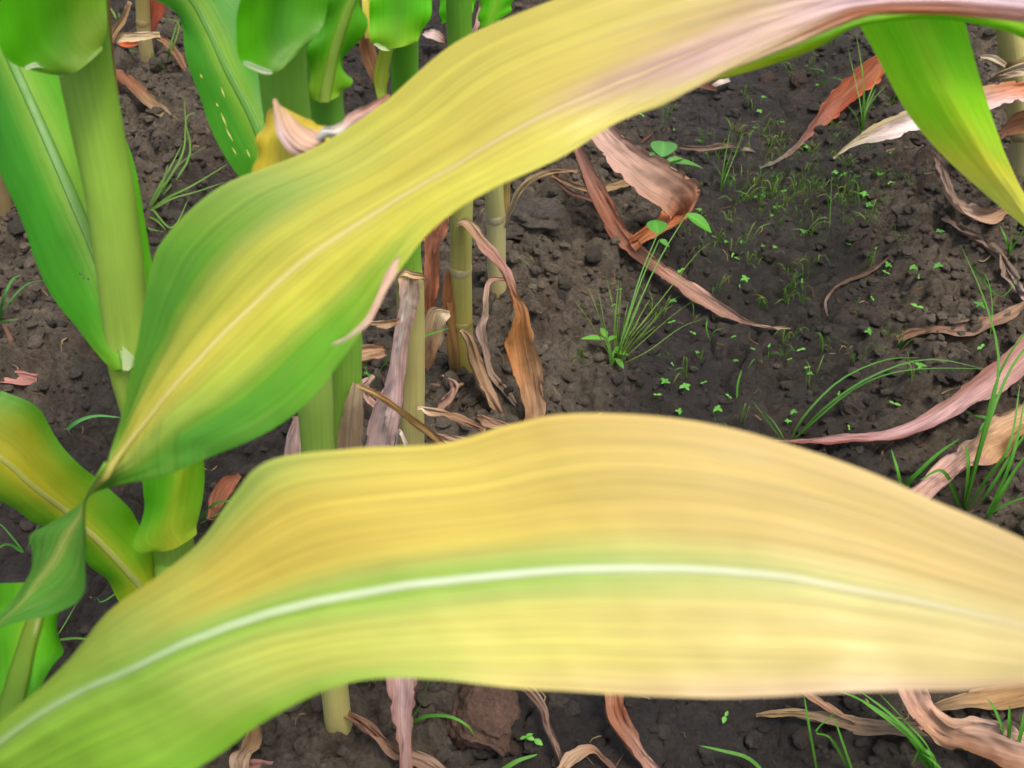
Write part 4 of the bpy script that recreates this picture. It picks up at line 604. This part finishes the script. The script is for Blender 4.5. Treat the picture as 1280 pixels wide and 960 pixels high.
def bladearr(pts, w, cols, n=14, seed=0, flat=.35):
    c = crm(np.asarray(pts, float), n); T = np.gradient(c, axis=0); T /= np.linalg.norm(T, axis=1, keepdims=True)+1e-9; t = np.linspace(0, 1, n)
    wv = w/2*np.clip(np.minimum(.45+t*3, 1)*np.sqrt(np.maximum(1-t, 0))*1.12, .06, 1)
    vd = C0-c; vd /= np.linalg.norm(vd, axis=1, keepdims=True); an = seed*2.4; ref = vd*.7+np.array([math.cos(an)*.6, math.sin(an)*.6, .5]); S = np.cross(T, ref); S /= np.linalg.norm(S, axis=1, keepdims=True)+1e-9; N = np.cross(S, T)
    P = np.stack([c-S*wv[:, None]+N*wv[:, None]*flat, c, c+S*wv[:, None]+N*wv[:, None]*flat], 1)
    C = .85*lerpgrid(np.array([[lin(q)] for q in cols]), n, 3) if len(cols) > 1 else np.tile(lin(cols[0]), (n, 3, 1))
    L = np.linspace(0, .2, n); uv = np.stack(np.broadcast_arrays(np.array([0, .5, 1.])[None], L[:, None]), -1)
    C = C*np.array([1.0, .95, .66]); return P.reshape(-1, 3), grid_faces(n, 3), C.reshape(-1, 3), uv.reshape(-1, 2)
def joinarr(lst):
    Vs, Fs, Cs, Us = [], [], [], []; o = 0
    for V, F, C, U in lst: Vs.append(V); Fs.append(F+o); Cs.append(C); Us.append(U); o += len(V)
    return np.concatenate(Vs), np.concatenate(Fs), np.concatenate(Cs), np.concatenate(Us)
def amesh(name, arr, mat): V, F, C, U = arr; return mesh_np(name, V, F, None, C, U, True, mat)
GC = [['5a8a34', '64a034', '5c9c30'], ['6a9040', '74a83c', '6aa034'], ['5c8c3c', '4f9434', '589c38'], ['7a9848', '84a848', '90a04c']]
def grass_px(label, base, blades, w=.003, group=None, name='grass_tuft', droop=1.0, cols=None):
    """blades: list of pixel paths (px,py,height above soil), each its own part"""
    b = G(*base); e = empty(name, tuple(b), label, 'grass', group)
    for i, bl in enumerate(blades):
        ww = w
        if isinstance(bl[0], (int, float)): ww = bl[0]*.75; bl = bl[1:]
        pts = [b] + [G(*q) for q in bl] if len(bl[0]) == 3 and bl[0][0] != 'abs' else [G(*q) for q in bl[1:]]
        pts[0] = pts[0]-np.array([0, 0, .003]); part('grass_blade', amesh('grass_blade', bladearr(pts, ww, (cols or GC[(i*7+len(label)) % 4]), 14, i), M_GRASS), e)
    return e
def grass_rand(label, px, py, nb, hgt, spread, w=.0022, group=None, seed=0, lean=(0, 0), cols=None):
    r = np.random.default_rng(seed+int(px)); b = G(px, py); e = empty('grass_tuft', tuple(b), label, 'grass', group)
    for i in range(nb):
        a = r.uniform(0, 6.28); rr = spread*r.uniform(.3, 1.2); H = hgt*r.uniform(.45, 1.1); d = np.array([math.cos(a)*rr+lean[0], math.sin(a)*rr+lean[1], 0]); q = b+np.array([r.normal()*.005, r.normal()*.005, -.004])
        pts = [q, q+d*.25+[0, 0, H*.5], q+d*.65+[0, 0, H*.92], q+d*1.15+[0, 0, H*r.uniform(.7, 1.1)]]
        part('grass_blade', amesh('grass_blade', bladearr(pts, w*r.uniform(.7, 1.2), cols or GC[int(r.integers(0, 4))], 12, i), M_GRASS), e)
    return e

# broad-leaved weed on the ridge
def weed(label, px, py, leaves, stem_col='6a9c48', h=.02, name='broadleaf_weed', stem_w=.0016):
    b = G(px, py); e = empty(name, tuple(b), label, 'weed')
    for (lx, ly, lh, dx, dy, L, Wd, col) in leaves:           # leaf base pixel, height, tip pixel
        p = G(lx, ly, lh); q = G(dx, dy, lh+.003); d = q-p; part('leaf', amesh('leaf', oval(p, d, np.linalg.norm(d), Wd, col), M_GRASS), e)
        V, F, tr, C, uv, *_ = tube([b-[0, 0, .004], (b+p)/2+[0, 0, lh*.25], p], [stem_w, stem_w*.8, stem_w*.6], [stem_col], 7, 10); part('stem', mesh_np('stem', V, F, tr, C, uv, True, M_GRASS), e)
    return e
weed('broad-leaved weed with three pale round leaves behind the dead leaf', 832, 208, [(828, 196, .04, 832, 166, .05, .045, '62a85e'), (832, 202, .035, 803, 188, .05, .022, '4c9448'), (834, 203, .035, 884, 198, .05, .021, '66a858'), (834, 203, .04, 856, 190, .05, .014, '70b066')])
weed('tall weed stem with round green leaves poking over the dead leaf', 770, 446, [(822, 292, .10, 820, 270, .05, .030, '58a848'), (858, 268, .10, 892, 284, .05, .024, '5cb03c'), (824, 300, .085, 838, 306, .02, .012, '58a848')], stem_w=.0013)
weed('small leafy sprout in front of the wispy grass tuft', 764, 458, [(756, 424, .03, 730, 418, .02, .010, '6ab848'), (758, 422, .03, 752, 408, .02, .010, '64b040'), (760, 426, .03, 772, 416, .02, .008, '6ab848'), (766, 440, .02, 788, 440, .02, .010, '6ab848'), (768, 440, .02, 778, 430, .02, .009, '60a83c'), (770, 448, .015, 780, 458, .02, .008, '58a038')])
# wispy tuft
r = np.random.default_rng(5); bl = []
for i in range(24):
    f = r.random()*.8+.05; top = (770+(f-.42)*150+r.normal()*6, 340+abs(f-.35)*60+r.uniform(0, 55), .10*r.uniform(.6, 1.1)); b0 = (770+r.normal()*5, 455)
    bl.append([(b0[0]*.6+top[0]*.4, b0[1]*.55+top[1]*.45, top[2]*.6), (b0[0]*.25+top[0]*.75, b0[1]*.22+top[1]*.78, top[2]*.95), top])
bl += [[(790, 420, .05), (830, 370, .09), (870, 318, .10), (893, 300, .095)], [(800, 430, .04), (840, 395, .05), (872, 372, .04)], [(808, 440, .035), (850, 410, .05), (880, 398, .02)]]
grass_px('wispy fan of fine grass growing beside the tall weed stem', (770, 456), bl, .0012, cols=['6f9440', '7aa848', '7fac50'])
# arching long blades on the furrow's right side
grass_px('tuft of long grass blades arching low over the furrow', (985, 556), [[.004, (1030, 510, .06), (1090, 470, .08), (1160, 449, .07), (1235, 462, .05)], [.0045, (1020, 525, .05), (1075, 482, .07), (1140, 462, .07), (1245, 461, .05)], [.004, (1005, 520, .05), (1050, 475, .07), (1105, 450, .06), (1150, 447, .04)], [.003, (978, 545, .02), (965, 525, .03), (950, 512, .02)], [.003, (970, 540, .02), (955, 520, .02), (940, 500, .02)]], cols=['5a8c44', '4f943c', '5c9c48'])
grass_px('tall coarse grass clump standing between the two pink dead leaves', (1205, 640), [[.006, (1225, 560, .10), (1248, 460, .16), (1232, 380, .18), (1200, 305, .19)], [.006, (1230, 540, .10), (1255, 455, .14), (1310, 380, .15)], [.006, (1235, 530, .09), (1270, 450, .12), (1320, 400, .13)], [.008, (1210, 580, .06), (1206, 555, .06)], [.007, (1180, 590, .05), (1150, 600, .05)], [.007, (1235, 595, .06), (1262, 555, .10), (1275, 480, .12)], [.007, (1232, 620, .05), (1270, 560, .09), (1300, 520, .1)], [.006, (1225, 540, .03), (1245, 520, .03)]], cols=['4c8434', '569c34', '5fa83c'])
grass_px('broad grass blades rising in front of the pointed pink leaf', (1128, 616), [[.008, (1122, 590, .03), (1114, 562, .04)], [.009, (1140, 600, .03), (1170, 570, .05), (1200, 548, .05)], [.006, (1136, 600, .02), (1148, 588, .03)]], cols=['488c30', '58a838', '5cac3c'])
grass_px('dark broad grass blade under the pink leaf bend', (1196, 512), [[.008, (1220, 520, .03), (1250, 524, .03)]], cols=['488434', '4f9434'])
grass_px('grass clump rooted by the crumpled leaf shreds', (1228, 655), [[.007, (1258, 590, .07), (1272, 545, .10), (1280, 500, .12)], [.008, (1245, 630, .05), (1268, 590, .08), (1290, 560, .1)], [.005, (1240, 640, .03), (1270, 625, .05), (1295, 618, .06)]], cols=['4c8c30', '5aa438', '5ca83c'])
# bottom right grass
grass_px('sheaf of long grass blades leaning over the flat tan leaf', (1175, 975), [[.005, (1130, 915, .06), (1085, 880, .08), (1040, 860, .08)], [.005, (1140, 925, .06), (1090, 885, .09), (1065, 868, .09)], [.005, (1150, 930, .06), (1110, 890, .09), (1075, 864, .1)], [.004, (1160, 935, .05), (1130, 900, .07), (1100, 868, .09)], [.006, (1150, 945, .04), (1160, 945, .05), (1190, 975, .04)], [.006, (1165, 945, .05), (1150, 938, .05), (1140, 955, .03)]], cols=['4c8c30', '5ca83c', '64b040'])
grass_px('upright grass blades beside the broad curled leaf', (1262, 958), [[.006, (1255, 920, .05), (1242, 885, .08), (1232, 872, .08)], [.007, (1262, 915, .06), (1262, 880, .08)], [.006, (1275, 920, .06), (1282, 880, .09)]], cols=['4c8c30', '58a438', '5ca83c'])
grass_px('single stiff grass blade in front of the cracked mud', (1022, 965), [[.006, (1012, 915, .06), (1005, 870, .09)]], cols=['4f8c34', '5ca440'])
grass_px('forked grass blade leaning beside the stiff upright one', (1070, 975), [[.006, (1055, 935, .05), (1042, 895, .08)], [.004, (1040, 925, .05), (1020, 915, .07), (1045, 890, .08)]], cols=['4f8c34', '60a840'])
grass_px('low grass blade lying across cracked mud', (962, 972), [[.006, (935, 948, .02), (900, 938, .03), (874, 932, .025)]], cols=['5c9444', '5ca444'])
grass_px('grass sprout with one arched blade behind the red clod', (508, 906), [[.005, (530, 896, .03), (562, 896, .05), (585, 908, .05), (594, 922, .03)], [.004, (524, 885, .03), (532, 865, .06), (538, 845, .08)]], cols=['54983c', '64b044'])
grass_px('short flat grass blade below the red clod', (618, 968), [[.007, (645, 952, .015), (672, 943, .02)]], cols=['5c9c44', '64ac4c'])
# left
grass_px('sprawling grass on the dark soil between green stems', (180, 268), [[(195, 240, .03), (212, 210, .05), (228, 180, .06)], [(205, 235, .03), (225, 205, .05), (262, 180, .05)], [(208, 248, .03), (240, 232, .05), (285, 205, .06)], [(212, 250, .02), (245, 240, .03), (280, 228, .03)], [(200, 240, .03), (208, 215, .05), (210, 205, .05)], [(190, 262, .01), (215, 285, .02), (236, 248, .03)], [(185, 285, .01), (205, 290, .01)], [(225, 200, .04), (232, 160, .06), (230, 120, .06)], [(235, 200, .03), (232, 150, .05), (245, 140, .05)], [(195, 275, .01), (208, 288, .01)]], .004, cols=['6a9050', '64983f', '78a454'])
grass_px('wispy grass blades at the foot of the far dry stem', (205, 85), [[(212, 60, .05), (222, 25, .08)], [(214, 65, .04), (224, 30, .07), (200, 22, .07)], [(198, 78, .02), (185, 60, .03)]], .004)
grass_px('thin grass behind the bent straw leaves', (136, 40), [[(145, 25, .04), (133, 2, .07)], [(150, 30, .03), (148, 15, .05)], [(155, 60, .02), (175, 65, .02)]], .006)
grass_px('arching broad grass blade lying on wet dark soil', (72, 545), [[.007, (95, 528, .03), (120, 520, .035), (152, 522, .03)]], cols=['4c9858', '58a860'])
grass_px('drooping grass blades at the edge of crumbly soil', (-2, 400), [[.006, (5, 370, .05), (15, 350, .06), (25, 344, .06)], [.006, (12, 378, .04), (35, 355, .05), (62, 350, .04)], [.004, (10, 400, .02), (35, 398, .03)]], cols=['4f9048', '549c50'])
grass_px('thin grass threads below the yellow-green side leaf', (30, 690), [[.003, (5, 660, .03), (-10, 650, .04)], [.003, (50, 655, .03), (62, 650, .03)], [.005, (10, 680, .02), (-10, 690, .03)]], cols=['549850', '5ca050'])
grass_px('thin grass blade between side leaf and big lower leaf', (62, 800), [[.004, (95, 798, .02), (130, 802, .02)], [.003, (75, 790, .02), (98, 750, .02)]], cols=['64a048', '6ca850'])
grass_px('grass blades beside the lower collar', (240, 660), [[.006, (265, 632, .04), (295, 625, .05)], [.003, (262, 648, .03), (290, 635, .04)], [.003, (140, 745, .02), (120, 748, .02)]], cols=['4f943c', '58a040'])
grass_px('bright grass blade crossing the dead-leaved stem', (448, 505), [[.006, (480, 455, .10), (520, 425, .14), (562, 410, .15)], [.004, (458, 460, .08), (452, 420, .12)], [.003, (462, 480, .05), (455, 455, .08)]], cols=['58a038', '60b038'])
grass_px('small dark grass sprout behind the bleached stem', (640, 285), [[.004, (636, 275, .02), (628, 266, .035)], [.004, (642, 275, .02), (640, 262, .03)]], cols=['4f9848', '58a44c'])
grass_px('thin grass tips on the dry crumbly ridge', (672, 345), [[.002, (660, 330, .02), (652, 325, .02)], [.002, (668, 328, .02), (660, 318, .03)]])
grass_px('tall thin grass stalk above the broad-leaved weed', (829, 160), [[.0025, (829, 130, .04), (831, 108, .06)], [.0018, (836, 135, .03), (840, 118, .04)]], cols=['5c8c34', '64983a'])
grass_px('slender grass shoot standing on the ridge shoulder', (900, 240), [[.003, (905, 205, .04), (913, 160, .08)], [.003, (906, 215, .03), (918, 180, .06)], [.0025, (908, 220, .03), (930, 165, .05)], [.002, (902, 222, .02), (890, 200, .03)]], cols=['5c9c34', '68ac3c'])
grass_px('tall grass tuft under the hanging green leaf', (1078, 165), [[.004, (1075, 130, .06), (1060, 60, .11)], [.005, (1080, 120, .06), (1078, 80, .09)], [.004, (1085, 125, .05), (1102, 85, .08)], [.004, (1082, 140, .04), (1095, 110, .06)], [.003, (1070, 145, .03), (1058, 130, .05)], [.004, (1080, 110, .06), (1070, 40, .12)], [.004, (1088, 130, .05), (1110, 105, .06)]], cols=['5c9c34', '68a83c'])
grass_px('green grass blade curved behind the rusty dead leaf', (1022, 108), [[.005, (1040, 98, .03), (1058, 102, .03)], [.004, (1030, 90, .03), (1010, 85, .03)]], cols=['549440', '5c9c44'])
grass_px('lone upright grass blade on wet furrow soil', (921, 498), [[.005, (922, 480, .02), (927, 462, .035)]], cols=['5cac34', '68b83c'])
grass_px('small two-bladed grass shoot on dark furrow soil', (888, 425), [[.004, (883, 412, .02), (884, 398, .03)], [.003, (892, 415, .02), (904, 410, .025)]], cols=['58a43c', '60ac40'])
grass_px('thin upright shoot below the grass mat', (1037, 290), [[.002, (1038, 260, .03), (1040, 215, .06)]], cols=['58983c', '5ca040'])
grass_px('bright grass at the edge below the hook-shaped leaf', (1262, 318), [[.005, (1265, 295, .03), (1272, 275, .06)], [.006, (1272, 300, .03), (1282, 285, .05)], [.005, (1258, 300, .02), (1250, 282, .03)]], cols=['54a02c', '60b034'])
grass_px('thin grass blade curling near the crumpled clod', (1215, 330), [[.004, (1232, 345, .03), (1240, 380, .04), (1238, 420, .04)], [.004, (1250, 370, .04), (1275, 345, .06)]], cols=['4f9438', '58a040'])

# fine sprouting grass of the furrow: countable sprigs
def sprig(seed):
    r = np.random.default_rng(seed); lst = []
    for i in range(int(r.integers(3, 8))):
        a = r.uniform(0, 6.28); R = r.uniform(.006, .022); H = r.uniform(.012, .038); d = np.array([math.cos(a)*R, math.sin(a)*R, 0]); q = np.array([r.normal()*.004, r.normal()*.004, -.003])
        V, F, C, U = bladearr([q, q+d*.3+[0, 0, H*.6], q+d*.8+[0, 0, H], q+d*1.5+[0, 0, H*r.uniform(.6, 1.05)]], r.uniform(.0010, .0021), GC[int(r.integers(0, 4))], 8, i); lst.append((V, F, C, U))
    return amesh('grass_sprig', joinarr(lst), M_GRASS)
SPR = [sprig(100+k) for k in range(12)]
def seedling(seed):
    r = np.random.default_rng(seed); H = r.uniform(.006, .016); lst = []; a0 = r.uniform(0, 6.28); n = int(r.choice([2, 2, 3, 4])); col = ['6cbc58', '62b04a', '78c460', '5aa848'][seed % 4]
    for i in range(n):
        a = a0+i*6.28/n+r.normal()*.2; L = r.uniform(.006, .011); lst.append(oval(np.array([0, 0, H]), [math.cos(a), math.sin(a), .25], L, L*r.uniform(.5, .8), col, n=6, m=5))
    V, F, tr, C, uv, *_ = tube([[0, 0, -.003], [.001, 0, H*.5], [0, 0, H]], [.0006, .0005, .0005], ['7aa860'], 5, 5, cap=False); lst.append((V, F, C, uv)); return amesh('weed_seedling', joinarr(lst), M_GRASS)
SDL = [seedling(200+k) for k in range(10)]
def furrow(x, y): return 1-ridge(np.array(x), np.array(y))
def put(name, meshes, pos, sc, label, cat, group, i):
    o = bpy.data.objects.new(name, meshes[i % len(meshes)]); x, y = pos; o.location = (x, y, float(gh(x, y))); o.rotation_euler = (0, 0, RNG.uniform(0, 6.28)); o.scale = (sc,)*3; COL.objects.link(o); return tag(o, label, cat, group)
n = 0
clus = [G(*q)[:2] for q in ((1010, 240), (960, 250), (1060, 230), (925, 300), (1000, 200), (1040, 280), (880, 420), (980, 430), (940, 190), (900, 350), (1090, 140), (1000, 330), (870, 130), (1010, 470), (985, 110), (1130, 440))]
while n < 170:
    if n < 120: c = clus[n % len(clus)] if n > 50 else clus[n % 6]; x, y = c[0]+RNG.normal()*.05, c[1]+RNG.normal()*.07
    else: x, y = RNG.uniform(-.1, .75), RNG.uniform(.55, 1.9)
    if furrow(x, y) < .25*RNG.random()+.15: continue
    put('grass_sprig', SPR, (x, y), RNG.uniform(.55, 1.15), 'little sprig of fine green grass sprouting in the furrow', 'grass', 'fine grass sprigs in the furrow', n); n += 1
n = 0
spec = [(795, 205), (1135, 352), (1140, 370), (1105, 345), (1150, 355), (1120, 330), (1142, 395), (1125, 300), (930, 358), (885, 375), (920, 330), (862, 368), (850, 345), (840, 385), (865, 420), (838, 410), (1108, 240), (1085, 262), (1078, 252), (1050, 232), (1112, 238), (1140, 482), (1115, 510), (1080, 430), (960, 440), (985, 455), (1000, 440), (830, 485), (855, 490), (880, 480), (910, 500), (895, 520), (820, 500), (1160, 365), (660, 838), (657, 925), (668, 930), (360, 512), (372, 508), (460, 470), (905, 900), (765, 200), (800, 168), (1170, 300), (1095, 312), (1000, 300), (1210, 470), (1220, 390)]
for n in range(130):
    if n < len(spec)*1: p = G(*spec[n]); x, y = p[0], p[1]; s = RNG.uniform(.6, 1.0)
    else:
        while True:
            x, y = RNG.uniform(-.05, .8), RNG.uniform(.5, 1.8)
            if furrow(x, y) > .35+.4*RNG.random(): break
        s = RNG.uniform(.35, .75)
    put('weed_seedling', SDL, (x, y), s, 'tiny round-leaved green seedling sprouting from bare soil', 'seedling', 'tiny seedlings on the soil', n)
# mossy mat of hair-fine grass
lst = []
for i in range(380):
    c = clus[[0, 1, 2, 4, 0, 1, 10, 8][i % 8]]; x, y = c[0]+RNG.normal()*.05, c[1]+RNG.normal()*.06; z = float(gh_base(x, y))+.004; a = RNG.uniform(0, 6.28); H = RNG.uniform(.006, .02); q = np.array([x, y, z]); d = np.array([math.cos(a), math.sin(a), 0])*RNG.uniform(.003, .014)
    lst.append(bladearr([q-[0, 0, .004], q+d*.5+[0, 0, H*.7], q+d+[0, 0, H]], .0009, GC[i % 4], 5, i))
o = bpy.data.objects.new('fine_grass', amesh('fine_grass', joinarr(lst), M_GRASS)); COL.objects.link(o); tag(o, 'hair-fine green grass greening the bottom of the furrow', 'grass', None, 'stuff')
# dead roots and straw shreds on the soil
lst = []; pal = ['6a5a4a', '7a6a58', '8a7a64', '584a3e', '6e5040', '9a8a74']
for i in range(950):
    while True:
        x, y = RNG.uniform(-.95, 1.0), RNG.uniform(.4, 1.9)
        if RNG.random() < .35+.5*float(ridge(np.array(x), np.array(y))): break
    a = RNG.uniform(0, 6.28); Ls = RNG.uniform(.006, .032)*(1 if RNG.random() < .85 else 1.9); P = []; z0 = 0
    for k in range(4):
        xx, yy = x+math.cos(a)*Ls*k/3, y+math.sin(a)*Ls*k/3; P.append([xx, yy, float(gh(xx, yy))+.0015+.002*RNG.random()]); a += RNG.normal()*.4
    lst.append(bladearr(P, RNG.uniform(.0006, .0024), [pal[i % 6]], 7, i))
o = bpy.data.objects.new('straw_shreds', amesh('straw_shreds', joinarr(lst), M_DRY)); COL.objects.link(o); tag(o, 'short dead roots and straw shreds scattered on the soil', 'plant litter', None, 'stuff')

# the few big lumps one notices
def bigclod(px, py, size, seed, label, col, sc=(1, .9, .75)):
    b = G(px, py); v = lump(IV, seed, .9)*np.array(sc)*size; f = fbm(IV[:, 0]*4+seed, IV[:, 1]*4+IV[:, 2]*3.3, seed+3, 5)+.5*np.abs(fbm(IV[:, 2]*7+seed, IV[:, 1]*6-IV[:, 0]*5, seed+6, 3)); v = v*(1+.5*f)[:, None]
    o = bpy.data.objects.new('soil_clod', mesh_np('soil_clod', v, None, IF, np.tile(lin(col)*np.array([.72, .74, .70]), (len(v), 1)), None, True, M_SOIL)); o.location = Vector(b)+Vector((0, 0, size*.3)); o.rotation_euler = (.2, -.1, seed); COL.objects.link(o); return tag(o, label, 'soil clod')
bigclod(600, 900, .036, 11, 'large reddish clod with an angular broken face', '846455', (1.1, .9, .95))
bigclod(553, 880, .014, 17, 'smooth grey lump beside the large reddish clod', '6a6058')
bigclod(1063, 512, .022, 23, 'rounded crumbly lump with root hairs by the arching grass', '62574c')
bigclod(1185, 470, .026, 29, 'low wide clod behind the pointed pink leaf', '584e46', (1.3, .9, .55))
bigclod(1150, 160, .040, 37, 'broad smooth mound beside the whitish dead leaf', '5c5047', (1.4, 1, .5))
bigclod(905, 415, .012, 41, 'small square clod at the tip of the long dead leaf', '5c5249')
bigclod(655, 275, .040, 43, 'wide dusty mound behind the bleached stem', '665c52', (1.3, 1, .5))
